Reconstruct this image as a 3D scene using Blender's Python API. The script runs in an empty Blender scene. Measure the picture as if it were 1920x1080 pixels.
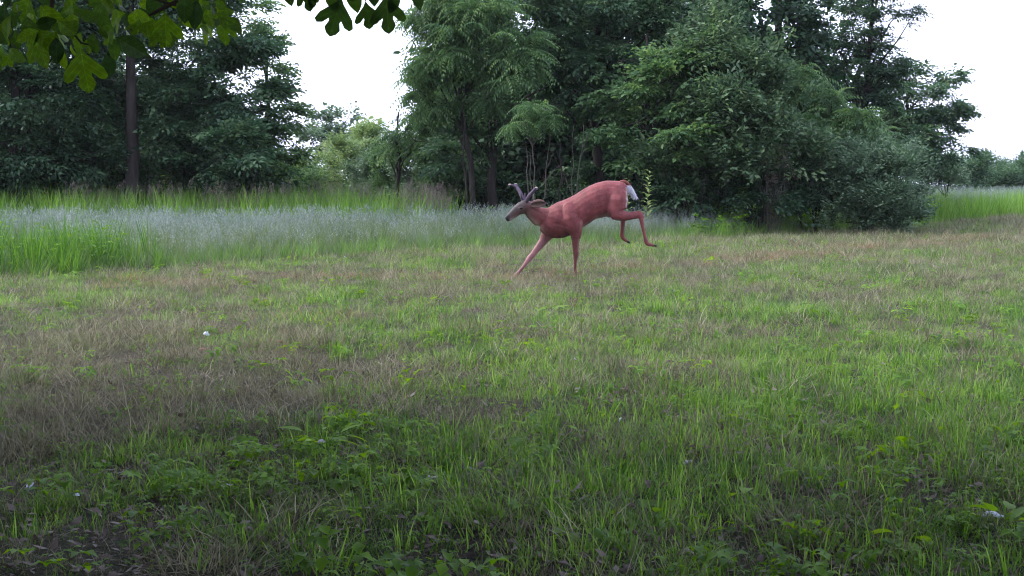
import bpy, bmesh, math, random
import numpy as np
from mathutils import Vector, Matrix
from math import radians as R, pi, sin, cos
random.seed(7); rng = np.random.default_rng(7)
sc = bpy.context.scene
C = sc.collection

# ---------------------------------------------------------------- camera, light, exposure
F = 2318.0; PITCH = math.atan(195/F); CAMZ = 1.2
cam = bpy.data.cameras.new('camera'); cam.sensor_width = 36; cam.lens = 36*F/1920
cam.clip_start = 0.05; cam.clip_end = 3000
co = bpy.data.objects.new('camera', cam); C.objects.link(co)
co.location = (0, 0, CAMZ); co.rotation_euler = (pi/2 - PITCH, 0, 0)
sc.camera = co

SUN_EL, SUN_AZ = R(42), R(-80)         # azimuth measured from +Y towards +X
w = bpy.data.worlds.new('World'); sc.world = w; w.use_nodes = True
nt = w.node_tree; bg = nt.nodes['Background']
sky = nt.nodes.new('ShaderNodeTexSky'); sky.sky_type = 'NISHITA'; sky.sun_disc = False
sky.sun_elevation = SUN_EL; sky.sun_rotation = SUN_AZ; sky.dust_density = 4.0; sky.air_density = 1.0
mixw = nt.nodes.new('ShaderNodeMix'); mixw.data_type = 'RGBA'
mixw.inputs[0].default_value = 0.8
nt.links.new(sky.outputs[0], mixw.inputs[6]); mixw.inputs[7].default_value = (7.5, 8.1, 10.9, 1)
nt.links.new(mixw.outputs[2], bg.inputs[0]); bg.inputs[1].default_value = 0.13
sl = bpy.data.lights.new('sun', 'SUN'); sl.energy = 2.5; sl.angle = R(24); sl.color = (1, .975, .93)
so = bpy.data.objects.new('sun', sl); C.objects.link(so)
sd = Vector((sin(SUN_AZ)*cos(SUN_EL), cos(SUN_AZ)*cos(SUN_EL), sin(SUN_EL)))
so.rotation_euler = sd.to_track_quat('Z', 'Y').to_euler(); so.location = sd*50
sc.view_settings.view_transform = 'Standard'; sc.view_settings.look = 'None'
sc.view_settings.exposure = 1.22; sc.view_settings.gamma = 1
sc.cycles.pixel_filter_type = 'BLACKMAN_HARRIS'; sc.cycles.filter_width = 1.05
sc.cycles.max_bounces = 6; sc.cycles.diffuse_bounces = 3; sc.cycles.glossy_bounces = 2
sc.cycles.transmission_bounces = 3; sc.cycles.transparent_max_bounces = 6

HAZE = .0002
# ---------------------------------------------------------------- helpers
def at(px, py, Y):
    v = (540-py)/F; u = (px-960)/F
    dy = cos(PITCH)+v*sin(PITCH); dz = -sin(PITCH)+v*cos(PITCH)
    return Vector((u*Y/dy, Y, CAMZ+dz*Y/dy))
def ground(px, py):
    v = (540-py)/F
    dy = cos(PITCH)+v*sin(PITCH); dz = -sin(PITCH)+v*cos(PITCH)
    t = -CAMZ/dz
    return Vector(((px-960)/F*t, dy*t, 0))

def _hash(ix, iy, s):
    h = (ix*374761393 + iy*668265263 + s*974634777) & 0xffffffff
    h = ((h ^ (h >> 13))*1274126177) & 0xffffffff
    return ((h ^ (h >> 16)) & 0xffff)/65535.0
def vnoise(x, y, s=0):
    x = np.asarray(x, float); y = np.asarray(y, float)
    ix = np.floor(x).astype(np.int64); iy = np.floor(y).astype(np.int64)
    fx = x-ix; fy = y-iy; fx = fx*fx*(3-2*fx); fy = fy*fy*(3-2*fy)
    a = _hash(ix, iy, s); b = _hash(ix+1, iy, s); c = _hash(ix, iy+1, s); d = _hash(ix+1, iy+1, s)
    return (a*(1-fx)+b*fx)*(1-fy)+(c*(1-fx)+d*fx)*fy
def fbm(x, y, s=0):
    return vnoise(x, y, s)*.5+vnoise(x*2.1, y*2.1, s+1)*.3+vnoise(x*4.3, y*4.3, s+2)*.2
def height(x, y):
    return (fbm(np.asarray(x)*.5, np.asarray(y)*.5, 5)-.5)*.09 + (vnoise(np.asarray(x)*3, np.asarray(y)*3, 9)-.5)*.025
def hz(x, y): return float(height(np.array([x]), np.array([y]))[0])

_emp = {}
def thing(name, label, cat, loc=(0, 0, 0), group=None):
    o = bpy.data.objects.new(name, None); C.objects.link(o); o.location = loc
    o.empty_display_size = .2
    o['label'] = label; o['category'] = cat
    if group: o['group'] = group
    return o
def link(name, me, parent=None, m=None, local=False):
    o = bpy.data.objects.new(name, me); C.objects.link(o)
    if m is not None and not me.materials: me.materials.append(m)
    if parent is not None:
        o.parent = parent
        if not local: o.location = -Vector(parent.location)
    return o
def mesh_np(name, V, faces_tri, tint=None, smooth=False, mats=None, mat_idx=None):
    """V (n,3), triangles (m,3)"""
    V = np.asarray(V, np.float32).reshape(-1, 3); T = np.asarray(faces_tri, np.int32).reshape(-1, 3)
    me = bpy.data.meshes.new(name)
    me.vertices.add(len(V)); me.vertices.foreach_set('co', V.ravel())
    me.loops.add(len(T)*3); me.loops.foreach_set('vertex_index', T.ravel())
    me.polygons.add(len(T)); me.polygons.foreach_set('loop_start', np.arange(0, len(T)*3, 3, dtype=np.int32))
    me.polygons.foreach_set('loop_total', np.full(len(T), 3, np.int32))
    if mat_idx is not None: me.polygons.foreach_set('material_index', np.asarray(mat_idx, np.int32))
    if smooth: me.polygons.foreach_set('use_smooth', np.ones(len(T), bool))
    if tint is not None:
        a = me.attributes.new('tint', 'FLOAT', 'POINT'); a.data.foreach_set('value', np.asarray(tint, np.float32))
    me.update()
    for m in (mats or []): me.materials.append(m)
    return me

# ---------------------------------------------------------------- materials
def newmat(name):
    m = bpy.data.materials.new(name); m.use_nodes = True
    nt = m.node_tree; nt.nodes.clear()
    return m, nt, nt.nodes.new, nt.links.new
def leafmat(name, stops, trans=.35, rough=.58, spec=.24, inst=False, noise=0):
    """colour ramp over a per-leaf tint, thin leaf: reflection plus light let through"""
    m, nt, N, L = newmat(name)
    out = N('ShaderNodeOutputMaterial')
    at_ = N('ShaderNodeAttribute'); at_.attribute_name = 'tint'
    src = at_.outputs['Fac']
    if inst:
        ai = N('ShaderNodeAttribute'); ai.attribute_name = 'itint'; ai.attribute_type = 'INSTANCER'
        ad = N('ShaderNodeMath'); ad.operation = 'ADD'; L(src, ad.inputs[0]); L(ai.outputs['Fac'], ad.inputs[1])
        mu = N('ShaderNodeMath'); mu.operation = 'MULTIPLY'; mu.inputs[1].default_value = .5; L(ad.outputs[0], mu.inputs[0])
        src = mu.outputs[0]
    rp = N('ShaderNodeValToRGB'); L(src, rp.inputs[0])
    e = rp.color_ramp.elements
    while len(e) < len(stops): e.new(.5)
    for k, (p, c) in enumerate(stops):
        e[k].position = p; e[k].color = (*c, 1)
    pb = N('ShaderNodeBsdfPrincipled'); pb.inputs['Roughness'].default_value = rough
    pb.inputs['Specular IOR Level'].default_value = spec
    L(rp.outputs[0], pb.inputs['Base Color'])
    if trans > 0:
        tr = N('ShaderNodeBsdfTranslucent')
        hs = N('ShaderNodeHueSaturation'); hs.inputs['Hue'].default_value = .485; hs.inputs['Saturation'].default_value = 1.15
        hs.inputs['Value'].default_value = 1.5; L(rp.outputs[0], hs.inputs['Color']); L(hs.outputs[0], tr.inputs[0])
        mx = N('ShaderNodeMixShader'); mx.inputs[0].default_value = trans
        L(pb.outputs[0], mx.inputs[1]); L(tr.outputs[0], mx.inputs[2]); L(mx.outputs[0], out.inputs[0])
    else: L(pb.outputs[0], out.inputs[0])
    return m
def solid(name, c1, c2, scale=20, rough=.8, stretch=(1, 1, 1), bump=.3, bd=.01, spec=.2):
    m, nt, N, L = newmat(name)
    out = N('ShaderNodeOutputMaterial'); pb = N('ShaderNodeBsdfPrincipled'); L(pb.outputs[0], out.inputs[0])
    tc = N('ShaderNodeTexCoord'); mp = N('ShaderNodeMapping'); mp.inputs['Scale'].default_value = stretch
    L(tc.outputs['Object'], mp.inputs[0])
    nz = N('ShaderNodeTexNoise'); nz.inputs['Scale'].default_value = scale; nz.inputs['Detail'].default_value = 6
    L(mp.outputs[0], nz.inputs[0])
    rp = N('ShaderNodeValToRGB'); rp.color_ramp.elements[0].color = (*c1, 1); rp.color_ramp.elements[1].color = (*c2, 1)
    rp.color_ramp.elements[0].position = .3; rp.color_ramp.elements[1].position = .7
    L(nz.outputs[0], rp.inputs[0]); L(rp.outputs[0], pb.inputs['Base Color'])
    pb.inputs['Roughness'].default_value = rough; pb.inputs['Specular IOR Level'].default_value = spec
    if bump:
        b = N('ShaderNodeBump'); b.inputs['Strength'].default_value = bump; b.inputs['Distance'].default_value = bd
        L(nz.outputs[0], b.inputs['Height']); L(b.outputs[0], pb.inputs['Normal'])
    return m

M = {}
M['oak'] = leafmat('oak_leaf', [(0, (.026, .062, .034)), (.5, (.055, .112, .056)), (1, (.12, .19, .085))], .3)
M['ash'] = leafmat('ash_leaf', [(0, (.034, .076, .034)), (.5, (.075, .150, .056)), (1, (.15, .24, .085))], .35)
M['olive'] = leafmat('olive_leaf', [(0, (.030, .062, .034)), (.5, (.070, .125, .060)), (1, (.15, .225, .10))], .3)
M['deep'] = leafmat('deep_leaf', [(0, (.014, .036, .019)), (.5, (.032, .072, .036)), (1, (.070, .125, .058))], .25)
M['silver'] = leafmat('silvery_leaf', [(0, (.045, .085, .048)), (.5, (.10, .165, .092)), (1, (.21, .29, .175))], .25)
M['pale'] = leafmat('pale_leaf', [(0, (.075, .13, .05)), (.5, (.15, .235, .09)), (1, (.27, .34, .15))], .35)
M['bright'] = leafmat('bright_leaf', [(0, (.04, .10, .015)), (.5, (.10, .20, .03)), (1, (.20, .34, .05))], .45, .6, .18)
M['dryleaf'] = leafmat('dry_leaf', [(0, (.09, .08, .055)), (.5, (.18, .15, .12)), (1, (.28, .25, .21))], .2)
M['sass'] = leafmat('sassafras_leaf', [(0, (.020, .046, .014)), (.5, (.050, .105, .018)), (1, (.11, .21, .025))], .45, .5, .25)
def veins(m):
    nt = m.node_tree; N, L = nt.nodes.new, nt.links.new
    pb = [n for n in nt.nodes if n.type == 'BSDF_PRINCIPLED'][0]; rp = [n for n in nt.nodes if n.type == 'VALTORGB'][0]; hs = [n for n in nt.nodes if n.type == 'HUE_SAT'][0]
    tc = N('ShaderNodeTexCoord'); sx = N('ShaderNodeSeparateXYZ'); L(tc.outputs['Object'], sx.inputs[0])
    ab = N('ShaderNodeMath'); ab.operation = 'ABSOLUTE'; L(sx.outputs[1], ab.inputs[0])
    a = N('ShaderNodeMath'); a.operation = 'MULTIPLY_ADD'; a.inputs[1].default_value = -.9; L(ab.outputs[0], a.inputs[0]); L(sx.outputs[0], a.inputs[2])
    b = N('ShaderNodeMath'); b.operation = 'PINGPONG'; b.inputs[1].default_value = .07; L(a.outputs[0], b.inputs[0])
    mn = N('ShaderNodeMath'); mn.operation = 'MINIMUM'; L(b.outputs[0], mn.inputs[0]); L(ab.outputs[0], mn.inputs[1])
    mr = N('ShaderNodeMapRange'); mr.inputs[1].default_value = .004; mr.inputs[2].default_value = .014; mr.inputs[3].default_value = 1.5; mr.inputs[4].default_value = 1; L(mn.outputs[0], mr.inputs[0])
    nz = N('ShaderNodeTexNoise'); nz.inputs['Scale'].default_value = 5; nz.inputs['Detail'].default_value = 5; L(tc.outputs['Object'], nz.inputs[0])
    m2 = N('ShaderNodeMapRange'); m2.inputs[1].default_value = .3; m2.inputs[2].default_value = .7; m2.inputs[3].default_value = .7; m2.inputs[4].default_value = 1.25; L(nz.outputs[0], m2.inputs[0])
    mu = N('ShaderNodeMath'); mu.operation = 'MULTIPLY'; L(mr.outputs[0], mu.inputs[0]); L(m2.outputs[0], mu.inputs[1])
    h2 = N('ShaderNodeHueSaturation'); L(rp.outputs[0], h2.inputs['Color']); L(mu.outputs[0], h2.inputs['Value'])
    L(h2.outputs[0], pb.inputs['Base Color']); L(h2.outputs[0], hs.inputs['Color'])
veins(M['sass'])
M['bark'] = solid('bark', (.014, .012, .011), (.042, .036, .032), 9, .95, (1, 1, .18), .8, .03)
M['stem_pale'] = solid('pale_stem', (.05, .043, .038), (.12, .105, .09), 12, .9, (1, 1, .3), .3)
M['twig'] = solid('twig', (.035, .028, .022), (.07, .055, .04), 30, .9)
GR = [(0, (.017, .049, .010)), (.35, (.048, .128, .024)), (.7, (.120, .245, .045)), (1, (.26, .39, .11))]
DR = [(0, (.040, .036, .022)), (.4, (.120, .114, .066)), (.75, (.25, .240, .15)), (1, (.46, .44, .31))]
M['grass'] = leafmat('grass_blade', GR, .5, .45, .32, inst=True)
M['straw'] = leafmat('straw_blade', DR, .25, .7, .2, inst=True)
M['rust'] = leafmat('rust_straw', [(0, (.10, .05, .03)), (.5, (.24, .13, .075)), (1, (.36, .22, .13))], .2, .7, .2, inst=True)
M['litter'] = leafmat('leaf_litter_leaf', [(0, (.04, .03, .025)), (.5, (.10, .075, .06)), (1, (.22, .19, .17))], .1, .7, .3, inst=True)
M['meadow'] = leafmat('meadow_blade', [(0, (.045, .085, .03)), (.5, (.10, .15, .065)), (1, (.19, .23, .12))], .35, .6, .3, inst=True)
M['panicle'] = leafmat('seed_head', [(0, (.07, .10, .07)), (.4, (.15, .195, .165)), (.75, (.25, .285, .28)), (1, (.46, .47, .48))], .3, .7, .3, inst=True)
M['panicle_brown'] = leafmat('brown_seed_head', [(0, (.11, .08, .08)), (.5, (.19, .15, .14)), (1, (.28, .24, .21))], .3, .7, .3, inst=True)
M['weedleaf'] = leafmat('weed_leaf', [(0, (.035, .085, .012)), (.5, (.085, .19, .02)), (1, (.17, .32, .04))], .45, .6, .18, inst=True)
M['soil'] = None
def soilmat():
    m, nt, N, L = newmat('soil_and_thatch')
    out = N('ShaderNodeOutputMaterial'); pb = N('ShaderNodeBsdfPrincipled'); L(pb.outputs[0], out.inputs[0])
    g = N('ShaderNodeNewGeometry')
    n1 = N('ShaderNodeTexNoise'); n1.inputs['Scale'].default_value = 26; n1.inputs['Detail'].default_value = 8; L(g.outputs['Position'], n1.inputs[0])
    n2 = N('ShaderNodeTexNoise'); n2.inputs['Scale'].default_value = .7; n2.inputs['Detail'].default_value = 4; L(g.outputs['Position'], n2.inputs[0])
    r1 = N('ShaderNodeValToRGB'); e = r1.color_ramp.elements
    e[0].position = .32; e[0].color = (.010, .008, .007, 1); e[1].position = .7; e[1].color = (.055, .044, .036, 1)
    L(n1.outputs[0], r1.inputs[0])
    mx = N('ShaderNodeMix'); mx.data_type = 'RGBA'; mx.inputs[7].default_value = (.03, .042, .018, 1)
    r2 = N('ShaderNodeMapRange'); r2.inputs[1].default_value = .45; r2.inputs[2].default_value = .6; L(n2.outputs[0], r2.inputs[0])
    mm = N('ShaderNodeMath'); mm.operation = 'MULTIPLY'; mm.inputs[1].default_value = .6; L(r2.outputs[0], mm.inputs[0])
    L(mm.outputs[0], mx.inputs[0]); L(r1.outputs[0], mx.inputs[6]); L(mx.outputs[2], pb.inputs['Base Color'])
    pb.inputs['Roughness'].default_value = .95; pb.inputs['Specular IOR Level'].default_value = .1
    b = N('ShaderNodeBump'); b.inputs['Strength'].default_value = .7; b.inputs['Distance'].default_value = .02
    L(n1.outputs[0], b.inputs['Height']); L(b.outputs[0], pb.inputs['Normal'])
    return m
M['soil'] = soilmat()

# ---------------------------------------------------------------- ground
def axis(lo, hi, fine_lo, fine_hi, step):
    a = list(np.arange(fine_lo, fine_hi, step)); s = step; x = fine_hi
    while x < hi: a.append(x); s *= 1.35; x += s
    a.append(hi); s = step*1.35; x = fine_lo-s
    while x > lo: a.insert(0, x); s *= 1.35; x -= s
    a.insert(0, lo); return np.array(a)
gx = axis(-700, 700, -14, 14, .2); gy = axis(-700, 900, 1, 34, .2)
X, Y = np.meshgrid(gx, gy); Z = height(X, Y)*np.clip(1.5-np.hypot(X, Y-15)/60, 0, 1)
V = np.stack([X, Y, Z], -1).reshape(-1, 3); nx, ny = len(gx), len(gy)
i = (np.arange(ny-1)[:, None]*nx+np.arange(nx-1)[None]).ravel()
T = np.concatenate([np.stack([i, i+1, i+nx+1], 1), np.stack([i, i+nx+1, i+nx], 1)])
g = link('ground', mesh_np('ground', V, T, smooth=True, mats=[M['soil']])); g['kind'] = 'structure'

# ---------------------------------------------------------------- blade builders
class Buf:
    def __init__(s): s.v = []; s.t = []; s.ti = []; s.m = []; s.n = 0
    def add(s, v, t, tint, m=0):
        s.v.append(np.asarray(v, float).reshape(-1, 3)); t = np.asarray(t)+s.n; s.t.append(t.reshape(-1, 3))
        k = len(s.v[-1]); s.ti.append(np.full(k, tint)); s.m.append(np.full(len(s.t[-1]), m)); s.n += k
    def mesh(s, name, mats):
        return mesh_np(name, np.concatenate(s.v), np.concatenate(s.t), np.concatenate(s.ti), mats=mats, mat_idx=np.concatenate(s.m))
def blade(b, base, az, length, width, lean, curl, seg=3, tint=.5, m=0, twist=None):
    """a tapered curved strip"""
    d = np.array([cos(az), sin(az), 0]); tw = az+pi/2 if twist is None else twist
    s = np.array([cos(tw), sin(tw), 0])
    p = np.array(base, float); ang = lean; vs = []
    for k in range(seg+1):
        f = k/seg; wd = width*(1-f**1.6)*.5*(.7+.6*min(f*3, 1)*.5)
        if k < seg: vs += [p-s*wd, p+s*wd]
        else: vs.append(p.copy())
        p = p+(d*sin(ang)+np.array([0, 0, cos(ang)]))*length/seg; ang += curl/seg
    t = []
    for k in range(seg-1): a = 2*k; t += [[a, a+1, a+3], [a, a+3, a+2]]
    a = 2*(seg-1); t.append([a, a+1, a+2])
    b.add(vs, t, tint, m)
U = random.uniform
def tuft(n, rad, l, wd, lean, curl, mat, seg=3, flat=0):
    b = Buf()
    for _ in range(n):
        a = U(0, 2*pi); r = rad*math.sqrt(U(0, 1)); az = a+U(-1.2, 1.2)
        blade(b, (cos(a)*r, sin(a)*r, -.01 if not flat else U(0, flat)), az, U(*l), U(*wd), U(*lean), U(*curl), seg, U(0, 1), 0)
    return b.mesh('tuft', [mat])
def leafv(L, Wd, fold=.25, droop=.2):
    """leaf of 6 points, 4 triangles, along +x"""
    return np.array([[0, 0, 0], [L*.45, Wd*.5, fold*Wd*.5], [L*.5, 0, -droop*L*.1], [L*.45, -Wd*.5, fold*Wd*.5], [L, 0, -droop*L]]), \
        np.array([[0, 2, 1], [0, 3, 2], [1, 2, 4], [2, 3, 4]])
def xf(v, az, pitch, pos, roll=0):
    m = Matrix.Rotation(az, 3, 'Z') @ Matrix.Rotation(-pitch, 3, 'Y') @ Matrix.Rotation(roll, 3, 'X')
    return v @ np.array(m).T + np.array(pos)
def weed_small(n, hgt, ls, mat, leaflets=3):
    """low broad-leaved plant: stems carrying leaflets"""
    b = Buf()
    for _ in range(n):
        az = U(0, 2*pi); ln = U(.1, .9); h = U(*hgt); r = U(0, .05)
        top = np.array([cos(az)*(r+sin(ln)*h), sin(az)*(r+sin(ln)*h), cos(ln)*h])
        blade(b, (cos(az)*r, sin(az)*r, 0), az, h, .003, ln, .0, 2, .3)
        t0 = U(0, 1)
        for q in range(leaflets):
            L = U(*ls); v, t = leafv(L, L*.75, .3, .3)
            b.add(xf(v, az+(q-(leaflets-1)/2)*1.7, U(-.3, .5), top), t, min(1, max(0, t0+U(-.2, .2))))
    return b.mesh('weed', [mat])
def panicle(n, rad, hr, mats, fine=26, blades=10, bl=(.25, .5), bw=(.004, .008), spread=.045, plen=.2):
    """meadow grass: thin culms ending in airy seed heads, blades at the foot"""
    b = Buf()
    for _ in range(blades):
        a = U(0, 2*pi); r = rad*math.sqrt(U(0, 1))
        blade(b, (cos(a)*r, sin(a)*r, 0), U(0, 6.3), U(*bl), U(*bw), U(.02, .45), U(.2, 1.3), 3, U(0, 1), 0)
    for _ in range(n):
        a = U(0, 2*pi); r = rad*math.sqrt(U(0, 1)); h = U(*hr); az = U(0, 6.3); ln = U(0, .28)
        base = np.array([cos(a)*r, sin(a)*r, 0]); d = np.array([cos(az)*sin(ln), sin(az)*sin(ln), cos(ln)])
        blade(b, base, az, h, .0035, ln, 0, 2, U(0, 1), 0)
        for q in range(fine):
            f = 1-plen*U(0, 1)**1.1/h*1.0 if h else 1
            p0 = base+d*h*f; sp = spread*(1-f)*h/plen*1.2+.006
            az2 = U(0, 6.3); tip = p0+np.array([cos(az2)*sp, sin(az2)*sp, U(.0, .035)]); s = U(.008, .017)
            s3 = np.array([U(-1, 1), U(-1, 1), U(-1, 1)])*s
            b.add([tip-s3*.5, tip+s3*.5, tip+np.array([U(-.5, .5)*s, U(-.5, .5)*s, s*1.6])], [[0, 1, 2]], U(0, 1), 1)
            if q % 3 == 0: b.add([p0, tip, p0+np.array([0, 0, .0022])], [[0, 1, 2]], U(0, 1), 1)
    return b.mesh('meadow', mats)

# ---------------------------------------------------------------- scatter by geometry nodes (only for what nobody could count)
def scatter(name, label, P, variants, scl, tilt=.12, itint=None, cat=None):
    n = len(P)
    if n == 0: return
    me = bpy.data.meshes.new(name); me.vertices.add(n); me.vertices.foreach_set('co', np.asarray(P, np.float32).ravel())
    rot = np.stack([rng.normal(0, tilt, n), rng.normal(0, tilt, n), rng.uniform(0, 2*pi, n)], 1).astype(np.float32)
    a = me.attributes.new('rot', 'FLOAT_VECTOR', 'POINT'); a.data.foreach_set('vector', rot.ravel())
    a = me.attributes.new('scl', 'FLOAT', 'POINT'); a.data.foreach_set('value', np.asarray(scl, np.float32))
    a = me.attributes.new('vid', 'INT', 'POINT'); a.data.foreach_set('value', rng.integers(0, len(variants), n).astype(np.int32))
    a = me.attributes.new('itint', 'FLOAT', 'POINT')
    a.data.foreach_set('value', np.asarray(itint if itint is not None else rng.uniform(0, 1, n), np.float32))
    ob = link(name, me); ob['kind'] = 'stuff'; ob['label'] = label
    if cat: ob['category'] = cat
    t = bpy.data.node_groups.new('scatter', 'GeometryNodeTree')
    t.interface.new_socket('Geometry', in_out='INPUT', socket_type='NodeSocketGeometry')
    t.interface.new_socket('Geometry', in_out='OUTPUT', socket_type='NodeSocketGeometry')
    N, L = t.nodes.new, t.links.new
    gi, go = N('NodeGroupInput'), N('NodeGroupOutput')
    ip = N('GeometryNodeInstanceOnPoints'); jn = N('GeometryNodeJoinGeometry')
    for vme in variants:
        vo = bpy.data.objects.new('tuft', vme)
        oi = N('GeometryNodeObjectInfo'); oi.inputs['Object'].default_value = vo; oi.inputs['As Instance'].default_value = True
        L(oi.outputs['Geometry'], jn.inputs[0])
    def na(nm, ty):
        x = N('GeometryNodeInputNamedAttribute'); x.data_type = ty; x.inputs['Name'].default_value = nm; return x.outputs['Attribute']
    L(gi.outputs[0], ip.inputs['Points']); L(jn.outputs[0], ip.inputs['Instance'])
    ip.inputs['Pick Instance'].default_value = True
    L(na('vid', 'INT'), ip.inputs['Instance Index'])
    er = N('FunctionNodeEulerToRotation'); L(na('rot', 'FLOAT_VECTOR'), er.inputs[0]); L(er.outputs[0], ip.inputs['Rotation'])
    L(na('scl', 'FLOAT'), ip.inputs['Scale']); L(ip.outputs[0], go.inputs[0])
    md = ob.modifiers.new('scatter', 'NODES'); md.node_group = t
    return ob
def pts(x0, x1, y0, y1, density, mask=None, dens_fn=None):
    n = int((x1-x0)*(y1-y0)*density)
    x = rng.uniform(x0, x1, n); y = rng.uniform(y0, y1, n); k = np.ones(n, bool)
    if dens_fn is not None: k &= rng.uniform(0, 1, n) < dens_fn(x, y)
    if mask is not None: k &= mask(x, y)
    x, y = x[k], y[k]
    return np.stack([x, y, height(x, y)], 1)
def view(x, y, pad=1.6):  # the ground the photo could plausibly see
    return np.abs(x) < .414*y+pad
# edge of the unmown meadow, from the photo's ground line
EP = [ground(*p) for p in [(0, 524), (240, 510), (420, 497), (600, 486), (760, 478), (900, 470), (1060, 465), (1230, 456), (1400, 446), (1560, 436), (1730, 424), (1920, 405)]]
ex = np.array([-30, -11]+[p.x for p in EP]+[45]); ey = np.array([9, 12.5]+[p.y for p in EP]+[90])
def edge(x): return np.interp(x, ex, ey)
def px_of(x, y): return 960+x/y*F*.996
def py_of(x, y): return 345+CAMZ*F/y

# ---------------------------------------------------------------- lawn
def track(x): return np.interp(x, [-9, -6, -1, .5, 2.6, 11.8, 19, 30], [12.4, 13.8, 16.2, 16.2, 17.9, 28.5, 39, 55])
def greenness(x, y):
    px, py = px_of(x, y), py_of(x, y)
    v = .62+1.5*(fbm(x*.9, y*.6, 21)-.5)+2.0*(fbm(x*3.1, y*2.3, 31)-.5)
    v += .30*np.clip((x/y+.05)/.35, -1, 1)*np.clip((12-y)/4, -.35, 1)-.05*np.clip((y-9)/6, 0, 1)            # the right-hand side of the lane is greener
    v -= .36*np.exp(-(((x+2.4)/1.6)**2+((y-7.2)/2.3)**2))*(.35+1.3*fbm(x*2.2, y*1.6, 23))       # worn brown ground on the left
    v -= .28*np.exp(-(((x+3.6)/2.0)**2+((y-11.5)/1.2)**2))
    v += .26*np.exp(-(((x+1.0)/1.0)**2+((y-5.2+.5*(fbm(x*2, y*2, 24)-.5))/1.1)**2))        # green patch in the middle
    v -= .55*np.exp(-((y-3.3)/.75)**2)*(x < .4)+.3*np.exp(-((y-3.4)/.8)**2)
    v -= .42*np.exp(-((y-track(x))/(1.3+.05*np.abs(x)))**2)                        # dry wheel track under the deer
    return np.clip(v, .04, .97)
tg = [tuft(18, .075, (.035, .095), (.003, .0058), (.05, .8), (.2, 1.3), M['grass']) for _ in range(5)]
tgt = [tuft(8, .06, (.09, .18), (.005, .009), (.03, .4), (.1, .9), M['grass'], 4) for _ in range(4)]
td = [tuft(20, .09, (.05, .13), (.0018, .0035), (.4, 1.5), (.1, 1.2), M['straw'], 3, .03) for _ in range(5)]
tdu = [tuft(9, .06, (.07, .17), (.0015, .003), (.1, .8), (.0, .8), M['straw'], 3) for _ in range(3)]
trs = [tuft(20, .10, (.05, .12), (.002, .004), (.8, 1.5), (.1, .8), M['rust'], 3, .03) for _ in range(3)]
tw = [weed_small(7, (.03, .09), (.014, .028), M['weedleaf']) for _ in range(4)]
twb = [weed_small(6, (.06, .14), (.03, .055), M['weedleaf'], 3) for _ in range(4)]
def litterleaf():
    b = Buf()
    for _ in range(7):
        L = U(.02, .05); v, t = leafv(L, L*.5, U(-.6, .6), U(-.4, .4))
        b.add(xf(v, U(0, 6.3), U(-.3, .4), (U(-.08, .08), U(-.08, .08), U(.004, .03)), U(-.5, .5)), t, U(0, 1))
    return b.mesh('litter', [M['litter']])
tl = [litterleaf() for _ in range(3)]
mown = lambda x, y: (y < edge(x)-.05+.5*(vnoise(x*1.3, y*.2, 77)-.5)) & view(x, y)
def zones(dfun, mask, f, base):
    """denser near the camera, thinner with distance"""
    out = []
    for (y0, y1, d) in ((2.6, 6, 1.), (6, 10, .72), (10, 16, .45), (16, 26, .3), (26, 50, .14)):
        hw = .414*y1+1.6
        out.append(pts(-hw, hw, y0, y1, base*d*f, mask, dfun))
    return np.concatenate(out)
def yscale(P, lo, hi): return rng.uniform(lo, hi, len(P))*(.55+.9*vnoise(P[:, 0]*2.6, P[:, 1]*2.2, 63))*(1+np.clip((P[:, 1]-8)/30, 0, .8))
P = zones(greenness, mown, 1, 300)
gt = np.clip(.5+1.6*(fbm(P[:, 0]*1.3, P[:, 1]*1.1, 61)-.5)+1.5*(vnoise(P[:, 0]*5, P[:, 1]*4, 62)-.5)+rng.normal(0, .2, len(P)), 0, 1)
near_dark = 1
scatter('lawn_grass', 'short green grass of the mown lane', P, tg, yscale(P, .6, 1.25), .15, gt)
P = zones(lambda x, y: (1.05-greenness(x, y)*.8)*np.clip(1-.75*np.exp(-((y-3.3)/.8)**2)*(fbm(x*3, y*3, 44) > .42), 0, 1), mown, 1, 210)
scatter('dead_grass', 'tangled dead brown grass lying in the mown lane', P, td, yscale(P, .7, 1.3), .15)
P = zones(lambda x, y: .9-greenness(x, y)*.7, mown, 1, 90)
scatter('straw_stalks', 'thin standing straw stalks in the mown lane', P, tdu, yscale(P, .6, 1.2), .2)
def tallgreen(x, y):
    v = .34*np.clip((greenness(x, y)-.35)*2, 0, 1)+.35*np.exp(-(((x-1.2)/1.5)**2+((y-5.6)/1.3)**2))
    v += 1.0*np.exp(-(((x-1.9)/1.9)**2+((y-6.2)/1.9)**2))*np.clip(fbm(x*2, y*2, 41)*2-.55, 0, 1)
    v += .5*np.exp(-(((x-.2)/1.2)**2+((y-4.4)/.8)**2))*np.clip(fbm(x*2, y*2, 42)*2-.6, 0, 1)
    return np.clip(v, 0, 1)
P = zones(tallgreen, mown, 1, 120)
scatter('tall_lawn_grass', 'longer bright green blades standing in the lane', P, tgt, rng.uniform(.55, 1.1, len(P)), .12,
        np.clip(.85+rng.normal(0, .28, len(P)), 0, 1))
def rust(x, y):
    return np.clip(.9*np.exp(-(((y-track(x))/.8)**2))*(x > -5)*np.clip(fbm(x*1.2, y*2.5, 51)*3-1.2, 0, 1)
                   + .08*np.clip(fbm(x*.9, y*1.2, 52)*3-1.75, 0, 1)*(y > 8), 0, 1)
P = zones(rust, mown, 1, 160)
scatter('rust_straw', 'reddish brown cut straw in the wheel track', P, trs, yscale(P, .8, 1.4), .1)
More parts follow.
